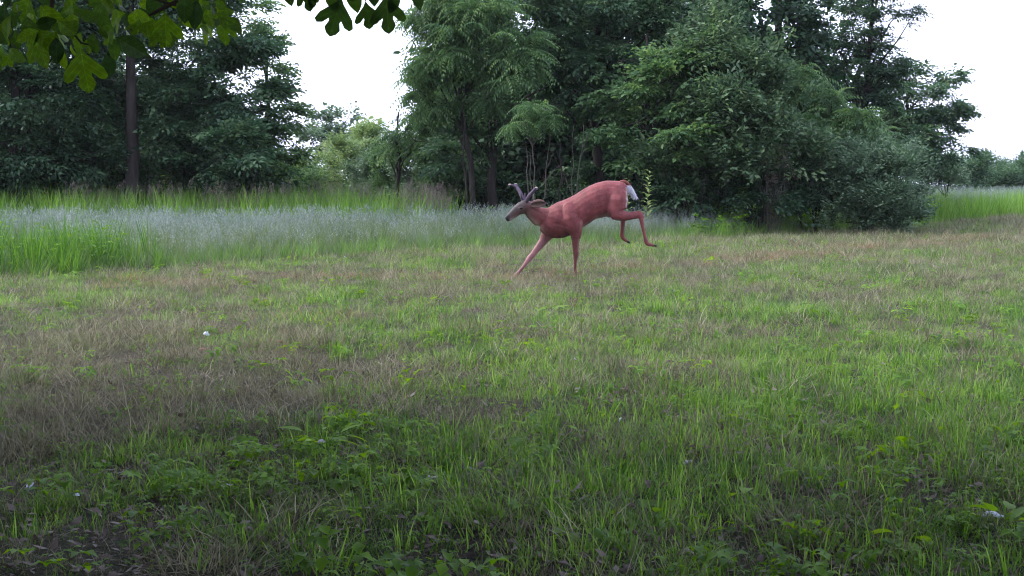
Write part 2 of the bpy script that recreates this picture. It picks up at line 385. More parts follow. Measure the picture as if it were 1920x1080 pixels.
def leafy(x, y):
    v = .9*np.exp(-(((x+.95)/.55)**2+((y-5.0)/.65)**2))+.03+.6*np.exp(-(((x-1.9)/.5)**2+((y-4.7)/.7)**2))+.07
    v += .35*(y < 4.8)*np.clip(fbm(x*3, y*3, 72)*2-.8, 0, 1)
    return np.clip(v*np.clip(fbm(x*3, y*3, 71)*2-.4, 0, 1), 0, 1)
P = zones(leafy, mown, 1, 260)
scatter('clover', 'clover and small leafy weeds low in the lane', P, tw, rng.uniform(.6, 1.2, len(P)), .2, np.clip(.5+.45*np.exp(-(((P[:, 0]+.95)/.6)**2+((P[:, 1]-5.0)/.7)**2))+rng.normal(0, .25, len(P)), 0, 1))
P = zones(leafy, mown, 1, 60)
scatter('creeping_weeds', 'three-leaved creeping weeds in the lane', P, twb, rng.uniform(.6, 1.1, len(P)), .2, np.clip(.6+.4*np.exp(-(((P[:, 0]+.95)/.6)**2+((P[:, 1]-5.0)/.7)**2))+rng.normal(0, .25, len(P)), 0, 1))
P = pts(-5, 5, 2.6, 8.5, 70, lambda x, y: view(x, y, 1), lambda x, y: np.clip(1.4-greenness(x, y), 0, 1)*np.clip((8.5-y)/4, 0, 1))
scatter('leaf_litter', 'dead leaves scattered over bare soil near the camera', P, tl, rng.uniform(.7, 1.3, len(P)), .2)

# ---------------------------------------------------------------- meadow
pal = [panicle(7, .17, (.32, .62), [M['meadow'], M['panicle']], 15, 15, (.35, .62), (.006, .011)) for _ in range(5)]
pab = [panicle(8, .15, (.6, 1.1), [M['meadow'], M['panicle_brown']], 30, 8, (.4, .7), (.006, .011)) for _ in range(3)]
tall = [tuft(12, .12, (.6, 1.15), (.010, .018), (.02, .3), (.05, .8), M['grass'], 4) for _ in range(4)]
mid = [tuft(16, .12, (.3, .62), (.005, .010), (.05, .5), (.2, 1.1), M['meadow'], 3) for _ in range(4)]
midg = [tuft(16, .12, (.3, .62), (.007, .013), (.05, .5), (.2, 1.1), M['grass'], 4) for _ in range(4)]
def front(x, y): return y-edge(x)
mead = lambda x, y: (front(x, y) > -.1) & view(x, y, 2.5)
def ramp(a, lo, hi): return np.clip((a-lo)/(hi-lo), 0, 1)
# pale seed heads
P = pts(-15, 8.5, 13, 31, 30, lambda x, y: mead(x, y) & ((x > -1.5) | (y < 28)), lambda x, y: ramp(front(x, y)+(5-3.5*ramp(x, -1, 2))*(fbm(x*.6, y*.5, 81)-.5), .8-.5*ramp(x, -1, 2), 5.5-4*ramp(x, -1, 2))*(1-.9*ramp(-x-.0-.33*y, -1.6, 0)*(y < 19))*np.clip(-.5+2.4*fbm(x*.9, y*.6, 82)+.5*ramp(x, .5, 2), .12, 1))
hs = .62+.5*ramp(front(P[:, 0], P[:, 1]), 0, 4.5)
scatter('meadow_grass', 'pale bluish grey seed heads of the unmown meadow', P, pal, rng.uniform(.75, 1.15, len(P))*hs, .12, np.clip(.45*ramp(P[:, 0], .5, 2.5)-.35+1.7*fbm(P[:, 0]*1.2, P[:, 1]*.8, 83)+rng.normal(0, .25, len(P)), 0, 1))
P = pts(-15, 9, 12, 32, 36, mead)
scatter('meadow_undergrowth', 'knee-high green blades under the seed heads', P, mid, rng.uniform(.55, 1.1, len(P))*(.42+.65*ramp(front(P[:, 0], P[:, 1]), 0, 3.5)), .12)
# bright green fringe before the woods on the left
P = pts(-18, -1.2, 27.2, 33, 26, lambda x, y: view(x, y, 3), lambda x, y: np.clip(fbm(x*.9, y*.9, 91)*2-.25, 0, 1)*ramp(-x, 1.2, 2.6))
scatter('tall_grass', 'bright green tall grass in front of the left wood', P, tall, rng.uniform(.95, 1.3, len(P)), .08, np.clip(.82+rng.normal(0, .2, len(P)), 0, 1))
P = pts(-11, -1.5, 28.5, 33, 12, None, lambda x, y: np.clip(fbm(x*.9, y*.9, 92)*2-.5, 0, 1))
scatter('brown_seed_grass', 'tall brownish seed heads behind the green fringe', P, pab, rng.uniform(.95, 1.3, len(P)), .08)
# green clump at the left
P = pts(-10, -3.6, 13.5, 18.6, 60, lambda x, y: (front(x, y) > -.05), lambda x, y: ramp(-x-.29*y+1.6*(fbm(x*1.3, y*1.3, 93)-.5), -.25, 1.0)*ramp(front(x, y)+2*(fbm(x*2, y*2, 94)-.5), -.2, .9))
scatter('green_grass_clump', 'rich green waist-high grass at the meadow edge', P, tall, rng.uniform(.35, .9, len(P))*(.6+.4*ramp(front(P[:, 0], P[:, 1]), 0, 1.2)), .16, np.clip(.28+rng.normal(0, .2, len(P)), 0, 1))
Q = P[rng.uniform(0, 1, len(P)) < .05]
scatter('clump_weeds', 'leafy weeds mixed into the green clump', Q, [weed_small(10, (.25, .75), (.04, .07), M['weedleaf'], 4) for _ in range(2)], rng.uniform(.6, 1.1, len(Q)), .12, np.clip(.45+rng.normal(0, .2, len(Q)), 0, 1))
P = pts(-8, 13, 14, 38, 18, lambda x, y: (front(x, y) > -.2) & (front(x, y) < 1.8))
scatter('edge_grass', 'ragged green grass along the meadow edge', P, midg, rng.uniform(.35, .8, len(P)), .12, np.clip(.5+.3*ramp(P[:, 0], 2, 5)+rng.normal(0, .25, len(P)), 0, 1))
P = pts(2.2, 11, 23, 33, 16, lambda x, y: (front(x, y) > -.15) & (front(x, y) < 2.2), lambda x, y: ramp(x, 2.4, 4.5)*np.clip(fbm(x*1.1, y*1.1, 97)*2.2-.35, .1, 1))
scatter('bright_edge_grass', 'bright green grass growing before the bushes', P, tall, rng.uniform(.3, .55, len(P)), .2, np.clip(.8+rng.normal(0, .25, len(P)), 0, 1))
# far right
P = pts(9.5, 34, 30, 62, 11, lambda x, y: (front(x, y) > .1) & (front(x, y) < 12))
scatter('far_green_grass', 'bright green tall grass along the lane beyond the bush', P, tall, rng.uniform(.6, 1.15, len(P)), .12, np.clip(.75+rng.normal(0, .2, len(P)), 0, 1))
P = pts(9.5, 42, 36, 80, 7, lambda x, y: (front(x, y) > 2.5) & (front(x, y) < 30), lambda x, y: ramp(x/y, .27, .36)*np.clip(fbm(x*.5, y*.3, 84)*2-.3, 0, 1))
scatter('far_meadow_grass', 'pale seed heads of the far meadow', P, pal, rng.uniform(1.5, 1.9, len(P)), .08)
# rank weeds at the foot of the wood
twr = [weed_small(16, (.25, .6), (.06, .11), M['weedleaf'], 5) for _ in range(3)]
P = pts(2.5, 10, 24.5, 34, 8, lambda x, y: (front(x, y) > .2) & (front(x, y) < 2.6), lambda x, y: ramp(x, 3.6, 5.4)*np.clip(fbm(x*1.2, y*1.2, 95)*3.2-1.1, 0, 1))
scatter('rank_weeds', 'leafy green weeds in front of the big bush', P, twr, rng.uniform(.5, 1.0, len(P)), .12, np.clip(.3+rng.normal(0, .2, len(P)), 0, 1))
# woodland floor plants, both sides of the camera's view
P = pts(-20, 9, 29, 42, 5, lambda x, y: view(x, y, 3) & (front(x, y) > 1.5))
scatter('woodland_undergrowth', 'low shaded plants on the woodland floor', P, twr, rng.uniform(.5, 1.2, len(P)), .15, np.clip(.15+rng.normal(0, .1, len(P)), 0, 1))

# ---------------------------------------------------------------- morning haze
bm = bmesh.new(); bmesh.ops.create_cube(bm, size=1)
hme = bpy.data.meshes.new('haze'); bm.to_mesh(hme); bm.free()
hm, hnt, hN, hL = newmat('haze_air')
ho = hN('ShaderNodeOutputMaterial'); hv = hN('ShaderNodeVolumePrincipled'); hL(hv.outputs[0], ho.inputs['Volume'])
hv.inputs['Color'].default_value = (.86, .9, 1, 1); hv.inputs['Density'].default_value = HAZE; hv.inputs['Anisotropy'].default_value = .2
hzo = link('haze', hme, None, hm); hzo['kind'] = 'stuff'; hzo['label'] = 'thin morning haze over the field'
hzo.scale = (1500, 1700, 15); hzo.location = (0, 100, 5.9)
# ---------------------------------------------------------------- trees
def tube(bufV, bufT, P, Rr, n=7, off=[0]):
    P = [Vector(p) for p in P]; base = sum(len(v) for v in bufV)
    vs = []
    a = None
    for k, p in enumerate(P):
        d = (P[min(k+1, len(P)-1)]-P[max(k-1, 0)]).normalized()
        if a is None: a = d.cross(Vector((.3, 1, .1))).normalized() if abs(d.y) < .8 else d.cross(Vector((1, .1, .2))).normalized()
        a = (a-d*a.dot(d)).normalized(); b = d.cross(a)
        for q in range(n):
            t = 2*pi*q/n; rr = Rr[k]*(1+.12*sin(3*t+k)); vs.append(p+a*cos(t)*rr+b*sin(t)*rr)
    T = []
    for k in range(len(P)-1):
        for q in range(n):
            A = base+k*n+q; B = base+k*n+(q+1) % n; T += [[A, B, B+n], [A, B+n, A+n]]
    bufV.append(np.array([tuple(v) for v in vs])); bufT.append(np.array(T))
def wavy(p0, p1, n, amp, sag=0):
    p0, p1 = Vector(p0), Vector(p1); L = (p1-p0).length
    out = []
    for k in range(n+1):
        f = k/n; q = p0.lerp(p1, f)
        if 0 < k < n: q += Vector((U(-1, 1), U(-1, 1), U(-.6, .6)))*amp*L
        q.z += sag*L*4*f*(1-f); out.append(q)
    return out
def spray_template(kind, rg):
    """leaves of one twig: returns (L,k,3) vertices, triangles of one leaf"""
    Ls = []
    if kind == 'simple':        # alternate leaves on a forking twig
        for s in range(3):
            a0 = (s-1)*.75; ln = .42 if s == 1 else .3
            for k in range(5):
                f = (k+1)/5; p = np.array([cos(a0)*f*ln, sin(a0)*f*ln, -.10*f*f])
                az = a0+(1 if k % 2 else -1)*U(.5, 1.1) if k < 4 else a0
                L = U(.10, .15); v = np.array([[0, 0, 0], [L*.5, L*.27, U(-.01, .02)], [L, 0, -.2*L], [L*.5, -L*.27, U(-.01, .02)]])
                Ls.append(xf(v, az, U(-.7, .35), p, U(-.5, .5)))
    elif kind == 'pinnate':     # drooping compound leaves
        for s in range(4):
            a0 = s*2*pi/4+U(-.5, .5)-1.2; ln = U(.42, .6)
            for k in range(7):
                f = (k+1.5)/8; p = np.array([cos(a0)*f*ln, sin(a0)*f*ln, .14*f-.42*f*f])
                for sd_ in (-1, 1):
                    L = .13*(1-.5*abs(f-.45)); v = np.array([[0, 0, 0], [L*.4, L*.17, 0], [L, 0, -.2*L], [L*.4, -L*.17, 0]])
                    Ls.append(xf(v, a0+sd_*1.15, -.35-.3*f, p))
    elif kind == 'small':       # narrow little leaves along rising shoots
        for s in range(4):
            a0 = U(-1.5, 1.5); ln = U(.25, .4); el = U(.2, 1.2)
            for k in range(7):
                f = (k+1)/7; p = np.array([cos(a0)*cos(el)*f*ln, sin(a0)*cos(el)*f*ln, sin(el)*f*ln])
                L = U(.06, .09); v = np.array([[0, 0, 0], [L*.5, L*.22, 0], [L, 0, -.1*L], [L*.5, -L*.22, 0]])
                Ls.append(xf(v, a0+(1 if k % 2 else -1)*U(.4, 1.2), U(-.2, .9), p, U(-.8, .8)))
    elif kind == 'broad':       # big vine-like leaves, hanging in overlapping plates
        for s in range(8):
            p = np.array([U(0, .42), U(-.25, .25), U(-.16, .1)]); L = U(.13, .19)
            v = np.array([[0, 0, 0], [L*.45, L*.5, -.1*L], [L, 0, -.15*L], [L*.45, -L*.5, -.1*L]])
            Ls.append(xf(v, U(-1.2, 1.2), U(-1.1, .1), p, U(-.4, .4)))
    elif kind == 'large':       # cheap big leaves for the trees overhead and deep in the wood
        for s in range(7):
            p = np.array([U(0, .6), U(-.4, .4), U(-.15, .15)]); L = U(.18, .28)
            v = np.array([[0, 0, 0], [L*.45, L*.35, 0], [L, 0, -.15*L], [L*.45, -L*.35, 0]])
            Ls.append(xf(v, U(-1.5, 1.5), U(-.8, .4), p, U(-.6, .6)))
    return np.array(Ls)
TPL = {k: [spray_template(k, rng) for _ in range(4)] for k in ('simple', 'pinnate', 'small', 'broad', 'large')}
def crown_mesh(blobs, kind, dens, scale=1.0, gap=.35, flat=.6):
    """blobs: (cx,cy,cz,rx,ry,rz) in metres. sprays gathered on sub-clumps in each blob, so the crown has bulges and holes"""
    pos = []; outw = []
    for (cx, cy, cz, rx, ry, rz) in blobs:
        vol = (rx*ry*rz)**(2/3)
        nclump = max(6, int(10*vol)); n = int(dens*vol*6.5)
        d = rng.normal(size=(nclump, 3)); d /= np.linalg.norm(d, axis=1)[:, None]
        rr = rng.uniform(.35, 1.0, nclump)**.6
        cc = d*rr[:, None]*np.array([rx, ry, rz])*.92
        cr = rng.uniform(.14, .34, nclump)*(rx*ry*rz)**(1/3)
        wgt = cr**2; pick = rng.choice(nclump, n, p=wgt/wgt.sum())
        e = rng.normal(size=(n, 3)); e /= np.linalg.norm(e, axis=1)[:, None]
        q = cc[pick]+e*(cr[pick]*rng.uniform(.3, 1, n)**.5)[:, None]*np.array([1.15, 1.15, flat])
        # a part fills the body loosely
        m = int(n*gap*.33); e2 = rng.normal(size=(m, 3)); e2 /= np.linalg.norm(e2, axis=1)[:, None]
        q2 = e2*(rng.uniform(0, 1, m)**.45)[:, None]*np.array([rx, ry, rz])
        q = np.concatenate([q, q2]); o = q/np.array([rx, ry, rz])+.3*rng.normal(size=q.shape)
        pos.append(q+np.array([cx, cy, cz])); outw.append(o)
    pos = np.concatenate(pos); o = np.concatenate(outw)
    k = pos[:, 2] > .1; pos, o = pos[k], o[k]
    o[:, 2] *= .35; o /= np.linalg.norm(o, axis=1)[:, None]+1e-6
    up = np.array([0, 0, 1.])+.35*o+rng.normal(0, .28, o.shape)
    yv = np.cross(up, o); yv /= np.linalg.norm(yv, axis=1)[:, None]+1e-6; zv = np.cross(o, yv)
    Rm = np.stack([o, yv, zv], -1)
    n = len(pos); sc_ = rng.uniform(.75, 1.25, n)*scale; tid = rng.integers(0, 4, n)
    st = np.clip(rng.normal(.45, .22, n), 0, 1); VV = []; TT = []; TI = []; base = 0
    for t in range(4):
        k = tid == t; Tm = TPL[kind][t]; Lc = len(Tm)
        if not k.any(): continue
        W = np.einsum('nij,lkj->nlki', Rm[k], Tm)*sc_[k][:, None, None, None]+pos[k][:, None, None, :]
        nl = k.sum()*Lc; VV.append(W.reshape(-1, 3))
        b = base+np.arange(nl)*4
        TT.append(np.stack([b, b+1, b+2, b, b+2, b+3], 1).reshape(-1, 3)); base += nl*4
        tt = np.clip(np.repeat(st[k], Lc)+rng.normal(0, .13, nl), 0, 1); TI.append(np.repeat(tt, 4))
    return np.concatenate(VV), np.concatenate(TT), np.concatenate(TI)
NT = [0]
def make_tree(name, label, cat, base, trunk_h, r0, blobs, kind, mat, dens, group=None, scale=1.0, lean=(0, 0), bark='bark', gap=.35, flat=.6, stems=1, limbs=True, limbr=.4):
    base = Vector(base); base.z = hz(base.x, base.y)*.5-.03
    root = thing(name, label, cat, base, group)
    V, T, ti = crown_mesh(blobs, kind, dens, scale, gap, flat)
    NT[0] += len(T)
    link('crown', mesh_np('crown', V-np.array(base), T, ti, mats=[M[mat]]), root, local=True)
    bv, bt = [], []
    tops = []
    for s in range(stems):
        b0 = base+Vector((U(-.15, .15), U(-.15, .15), 0))*(stems > 1)
        top = base+Vector((lean[0]+U(-.3, .3)*(stems > 1)*2, lean[1], trunk_h))
        ln = wavy(b0, top, 7, .018); rad = [r0*(1.25 if k == 0 else 1)*(1-.75*k/7) for k in range(8)]
        tube(bv, bt, ln, rad, 9); tops.append((ln, rad))
    if limbs:
        for (cx, cy, cz, rx, ry, rz) in blobs:
            ln, rad = random.choice(tops)
            for _ in range(2 if rx > .8 else 1):
                tgt = Vector((cx+U(-.5, .5)*rx, cy+U(-.5, .5)*ry, cz+U(-.4, .5)*rz))
                zf = max(.12, min(.95, (tgt.z-base.z)*U(.45, .8)/trunk_h)); k = zf*7; i0 = int(k)
                p0 = ln[i0].lerp(ln[min(i0+1, 7)], k-i0); r1 = rad[i0]*limbr
                tube(bv, bt, wavy(p0, tgt, 5, .05, .05), [r1*(1-.85*q/5)+.006 for q in range(6)], 5)
                for _ in range(3):
                    e = Vector((cx+U(-1, 1)*rx*.8, cy+U(-1, 1)*ry*.8, cz+U(-.8, .9)*rz))
                    tube(bv, bt, wavy(tgt, e, 4, .07), [r1*.28*(1-.8*q/4)+.004 for q in range(5)], 4)
    link('trunk', mesh_np('trunk', np.concatenate(bv)-np.array(base), np.concatenate(bt), smooth=True, mats=[M[bark]]), root, local=True)
    return root
def B(px, py, rx, ry, d, rd=None):
    """a crown lobe seen at a pixel of the photo, at distance d"""
    p = at(px, py, d); k = d/F
    a, b = rx*k*1.1, ry*k*1.12
    return (p.x, p.y, p.z, a, rd if rd else (a+b)*.5, b)
def gp(px, d): p = at(px, 345, d); return (p.x, d, 0)

# left wood
make_tree('oak_tree', 'big dark oak at left with thick straight trunk and holes in its crown', 'tree', gp(245, 30.4), 6.8, .20,
          [B(300, -40, 140, 80, 31), B(415, 60, 75, 75, 31), B(205, 30, 90, 60, 31), B(455, 150, 60, 70, 31), B(280, 110, 110, 60, 33), B(350, 235, 110, 60, 31.5), B(430, 290, 90, 45, 30),
           B(160, 215, 70, 60, 31), B(250, 290, 90, 45, 31.5), B(505, 215, 40, 60, 31.5), B(330, 180, 60, 26, 31), B(360, 110, 70, 40, 31.6), B(240, 130, 70, 50, 32), B(300, 180, 90, 40, 32.5), B(240, 0, 110, 60, 31.5), B(390, 190, 60, 40, 31.8)], 'simple', 'oak', 34, lean=(.15, 0), group='trees of the left wood', limbs=False)
make_tree('oak_tree', 'dark leafy tree at the very left behind the overhanging twigs', 'tree', gp(30, 30), 6, .17,
          [B(40, 60, 130, 90, 30), B(-60, 170, 110, 90, 30), B(80, 190, 110, 80, 30), B(30, 280, 120, 55, 29.7), B(-80, 290, 110, 60, 30), B(150, 300, 70, 40, 30), B(150, 120, 80, 60, 30.6), B(120, 20, 90, 60, 30.6)], 'simple', 'deep', 30, group='trees of the left wood')
make_tree('oak_tree', 'smaller sunlit tree closing the left wood beside the open gap', 'tree', gp(505, 33), 4.6, .10,
          [B(492, 120, 30, 60, 33), B(515, 200, 34, 55, 33), B(528, 275, 36, 45, 33), B(480, 260, 60, 50, 32.5), B(500, 310, 60, 24, 32), B(470, 40, 28, 50, 33)], 'simple', 'ash', 34, group='trees of the left wood')
make_tree('understory_tree', 'thin dark understory tree behind the thick oak trunk', 'tree', gp(380, 35), 4, .07,
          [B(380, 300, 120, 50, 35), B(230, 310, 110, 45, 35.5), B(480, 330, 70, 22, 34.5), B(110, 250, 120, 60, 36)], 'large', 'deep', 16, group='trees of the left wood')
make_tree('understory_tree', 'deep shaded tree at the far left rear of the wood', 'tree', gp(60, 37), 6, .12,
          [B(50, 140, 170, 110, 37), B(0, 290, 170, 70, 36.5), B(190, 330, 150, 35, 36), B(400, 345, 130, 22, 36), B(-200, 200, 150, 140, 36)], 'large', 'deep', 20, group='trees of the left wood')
# the gap
make_tree('distant_tree', 'far bluish green tree with ragged top standing in the gap', 'tree', gp(622, 62), 4.6, .12,
          [B(612, 228, 26, 26, 62), B(640, 240, 26, 22, 62), B(655, 215, 9, 12, 62), B(600, 268, 40, 26, 61), B(650, 275, 34, 24, 61), B(592, 205, 8, 10, 62)], 'large', 'silver', 34, scale=.8, group='trees in the gap')
make_tree('distant_tree', 'far low rounded tree right of the ragged one in the gap', 'tree', gp(690, 55), 3.5, .10,
          [B(690, 255, 36, 18, 55), B(720, 265, 45, 26, 54), B(690, 290, 60, 24, 53)], 'large', 'pale', 30, scale=.75, group='trees in the gap')
make_tree('distant_tree', 'leafy tree sloping down from the central wood into the gap', 'tree', gp(748, 34), 3.2, .08,
          [B(785, 225, 36, 26, 34), B(755, 258, 36, 18, 34), B(790, 270, 50, 30, 33.5), B(720, 280, 26, 12, 34.5), B(815, 190, 34, 36, 34)], 'pinnate', 'ash', 20, group='trees in the gap')
for (px, d, bl, lab, m_) in (
    (600, 44, [(598, 318, 40, 26), (570, 330, 30, 16)], 'pale green bush at the left foot of the gap', 'pale'),
    (560, 37, [(560, 335, 40, 22)], 'low leafy bush where the left wood ends', 'ash'),
    (760, 38, [(760, 320, 50, 34)], 'low dark green bush under the sloping tree', 'ash'),
    (685, 47, [(680, 290, 60, 40)], 'wide far bush closing the gap low down', 'pale'),
    (655, 42, [(655, 300, 50, 30), (640, 330, 46, 18)], 'yellow-green bush in the middle of the gap', 'pale'),
    (722, 40, [(720, 295, 48, 30), (700, 328, 50, 18)], 'silvery grey bush in the gap before the sloping tree', 'silver'),
    (795, 36, [(790, 310, 52, 32), (800, 338, 50, 20)], 'silvery bush at the edge of the central wood', 'silver'),
    (850, 33, [(845, 330, 45, 26), (850, 350, 40, 16)], 'dark green bush at the foot of the slanting thin trunk', 'ash')):
    bl = bl+[(bl[0][0], 362, bl[0][2]*1.1, 26)]
    make_tree('bush', lab, 'bush', gp(px, d), 1.4, .03, [B(*b, d) for b in bl], 'small', m_, 55, stems=4, group='bushes in the gap', scale=1.2)
# central wood
make_tree('walnut_tree', 'tall compound-leaved tree overhanging the gap on a thin dark slanting trunk', 'tree', gp(885, 31), 6.4, .085,
          [B(815, 50, 50, 55, 31), B(870, -10, 90, 60, 31), B(785, 125, 34, 30, 31), B(850, 130, 70, 45, 30.5), B(900, 60, 90, 60, 30), B(960, 110, 60, 50, 30), B(830, 200, 50, 26, 31), B(795, 175, 24, 20, 31), B(900, 185, 60, 30, 31)],
          'pinnate', 'ash', 22, lean=(-.35, 0), group='trees of the central wood', flat=.5)
make_tree('walnut_tree', 'tall tree with straight brown trunk rising behind the deer\'s head', 'tree', gp(930, 32), 8, .13,
          [B(960, -30, 110, 70, 32), B(1010, 60, 80, 60, 32.5), B(930, 230, 60, 36, 32), B(870, 260, 50, 40, 32), B(1060, 110, 60, 60, 32), B(840, 300, 40, 30, 32)],
          'simple', 'oak', 28, group='trees of the central wood')
make_tree('sapling', 'young ailanthus-like sapling holding a lit umbrella of leaves over dark stems', 'sapling', gp(1000, 28.5), 2.7, .018,
          [B(1000, 205, 34, 16, 28.5), B(1025, 228, 30, 12, 28.5), B(975, 235, 26, 12, 28.5)], 'pinnate', 'ash', 34, bark='stem_pale', scale=.8)
make_tree('maple_tree', 'dense dark tree filling the top centre of the wood', 'tree', gp(1120, 33), 8, .15,
          [B(1120, 0, 110, 80, 33), B(1200, 60, 110, 80, 33), B(1100, 130, 80, 60, 32.5), B(1200, 170, 90, 50, 32), B(1060, 190, 60, 40, 33), B(1290, -10, 100, 70, 33)], 'simple', 'oak', 28, group='trees of the central wood')
make_tree('maple_tree', 'broad layered tree leaning out over the deer\'s back', 'tree', gp(1210, 30), 4.8, .10,
          [B(1210, 130, 80, 40, 30), B(1290, 170, 90, 50, 29.5), B(1200, 235, 80, 34, 29.5), B(1270, 260, 90, 40, 29), B(1180, 190, 60, 30, 30), B(1330, 120, 70, 50, 30), B(1240, 300, 70, 24, 29)], 'simple', 'ash', 30, group='trees of the central wood', flat=.45)
make_tree('maple_tree', 'pale green shrubby tree right of the deer\'s tail', 'tree', gp(1400, 29.5), 4.5, .10,
          [B(1330, 90, 60, 60, 30), B(1400, 150, 70, 60, 29.5), B(1370, 220, 80, 50, 29), B(1450, 220, 60, 50, 29), B(1400, 290, 90, 40, 28.8), B(1300, 320, 80, 28, 29), B(1480, 300, 50, 40, 29)], 'small', 'olive', 40, scale=1.7, group='trees of the central wood')
make_tree('maple_tree', 'high dark tree hung with broad leaves at the top right', 'tree', gp(1450, 34), 8, .14,
          [B(1420, 10, 100, 60, 34), B(1500, 70, 60, 70, 34), B(1400, 100, 80, 50, 34), B(1530, 30, 30, 50, 34), B(1340, 40, 60, 60, 34), B(1500, 160, 60, 50, 34)], 'broad', 'deep', 44, scale=.72, group='trees of the central wood')
make_tree('locust_tree', 'lacy see-through tree against the sky right of the wood', 'tree', gp(1620, 36), 7.6, .11,
          [B(1610, 70, 40, 50, 36), B(1655, 110, 40, 50, 36), B(1620, 170, 50, 34, 36), B(1580, 130, 36, 60, 36), B(1670, 30, 40, 34, 36), B(1650, -30, 40, 40, 36), B(1600, 60, 34, 60, 36.5), B(1640, 120, 50, 60, 36.5), B(1560, 100, 30, 60, 36), B(1690, 15, 26, 12, 36), B(1715, 22, 14, 10, 36), B(1600, 20, 20, 24, 36)], 'simple', 'deep', 30, gap=.7, scale=.75, group='trees right of the wood')
make_tree('locust_tree', 'round bluish tree behind the silvery bush at the right end', 'tree', gp(1700, 40), 4.6, .12,
          [B(1700, 180, 70, 50, 40), B(1750, 200, 46, 50, 40), B(1740, 260, 60, 40, 40), B(1690, 250, 70, 50, 39), B(1780, 150, 18, 14, 40), B(1770, 235, 34, 28, 40), B(1790, 280, 26, 14, 40)], 'simple', 'oak', 36, group='trees right of the wood')
make_tree('sumac_tree', 'small sumac-like tree with drooping compound leaves above the big bush', 'tree', gp(1560, 31.5), 3.6, .05,
          [B(1560, 210, 50, 34, 31.5), B(1600, 235, 46, 30, 31), B(1520, 250, 50, 36, 31), B(1580, 270, 55, 26, 31), B(1505, 160, 40, 40, 32), B(1640, 260, 44, 34, 32)], 'pinnate', 'ash', 30, group='trees right of the wood')
make_tree('big_bush', 'big rounded silvery green bush standing forward of the wood', 'bush', gp(1630, 29.6), 1.5, .022,
          [B(1615, 320, 72, 55, 29.6), B(1675, 350, 50, 55, 29.6), B(1575, 365, 56, 46, 29.4), B(1640, 395, 72, 34, 29.4), B(1590, 418, 50, 16, 29.2), B(1660, 420, 56, 16, 29.2), B(1560, 305, 40, 40, 30), B(1700, 310, 28, 36, 30), B(1700, 395, 28, 30, 29.6)], 'small', 'silver', 52, stems=6, scale=1.3)
make_tree('bush', 'dark drooping bush between the dead twigs and the silvery bush', 'bush', gp(1520, 30), 1.5, .03,
          [B(1520, 350, 50, 40, 30), B(1490, 385, 50, 24, 29.8), B(1530, 290, 40, 30, 30.5)], 'small', 'deep', 50, stems=4, group='bushes under the wood')
make_tree('bush', 'low dark bush behind the deer\'s hind legs', 'bush', gp(1330, 29.5), 1.2, .03,
          [B(1330, 355, 60, 26, 29.5), B(1400, 360, 50, 26, 29.5), B(1270, 365, 40, 16, 29.3)], 'small', 'deep', 44, stems=4, group='bushes under the wood')
for (px, d, bl, lab) in ((1775, 48, [(1770, 315, 40, 26), (1745, 330, 30, 20)], 'pale silvery bush just beyond the big bush'),
                         (1810, 62, [(1812, 318, 30, 20)], 'first bush of the far hedge, darker and taller'),
                         (1850, 70, [(1850, 322, 30, 20), (1835, 335, 20, 12)], 'second bush of the far hedge with rounded top'),
                         (1870, 66, [(1872, 330, 34, 16)], 'low dark hedge bush between the second and third ones'),
                         (1925, 68, [(1925, 330, 34, 16)], 'low dark hedge bush right at the picture edge'),
                         (1895, 74, [(1893, 326, 30, 18)], 'third bush of the far hedge near the picture edge'),
                         (1945, 74, [(1940, 318, 30, 26)], 'fourth bush of the far hedge, cut by the picture edge'),
                         (2010, 78, [(2000, 318, 50, 28)], 'outermost bush of the far hedge')):
    make_tree('hedge_bush', lab, 'bush', gp(px, d), 1.6, .04, [B(*b, d) for b in bl+[(bl[0][0], 342, bl[0][2]*1.25, 14)]], 'small', 'oak' if d > 50 else 'silver', 40 if d > 50 else 46, scale=1.9 if d > 50 else 1.4, stems=3, group='bushes of the far hedge')
# deep wood behind
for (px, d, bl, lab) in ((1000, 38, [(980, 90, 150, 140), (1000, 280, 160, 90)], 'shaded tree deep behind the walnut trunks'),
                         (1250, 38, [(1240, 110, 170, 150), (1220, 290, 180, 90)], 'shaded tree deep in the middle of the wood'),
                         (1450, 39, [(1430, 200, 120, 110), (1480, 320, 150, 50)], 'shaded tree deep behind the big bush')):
    make_tree('wood_tree', lab, 'tree', gp(px, d), 8, .14, [B(*b, d, 2.2) for b in bl], 'large', 'deep', 26, group='trees deep in the wood', gap=.6)

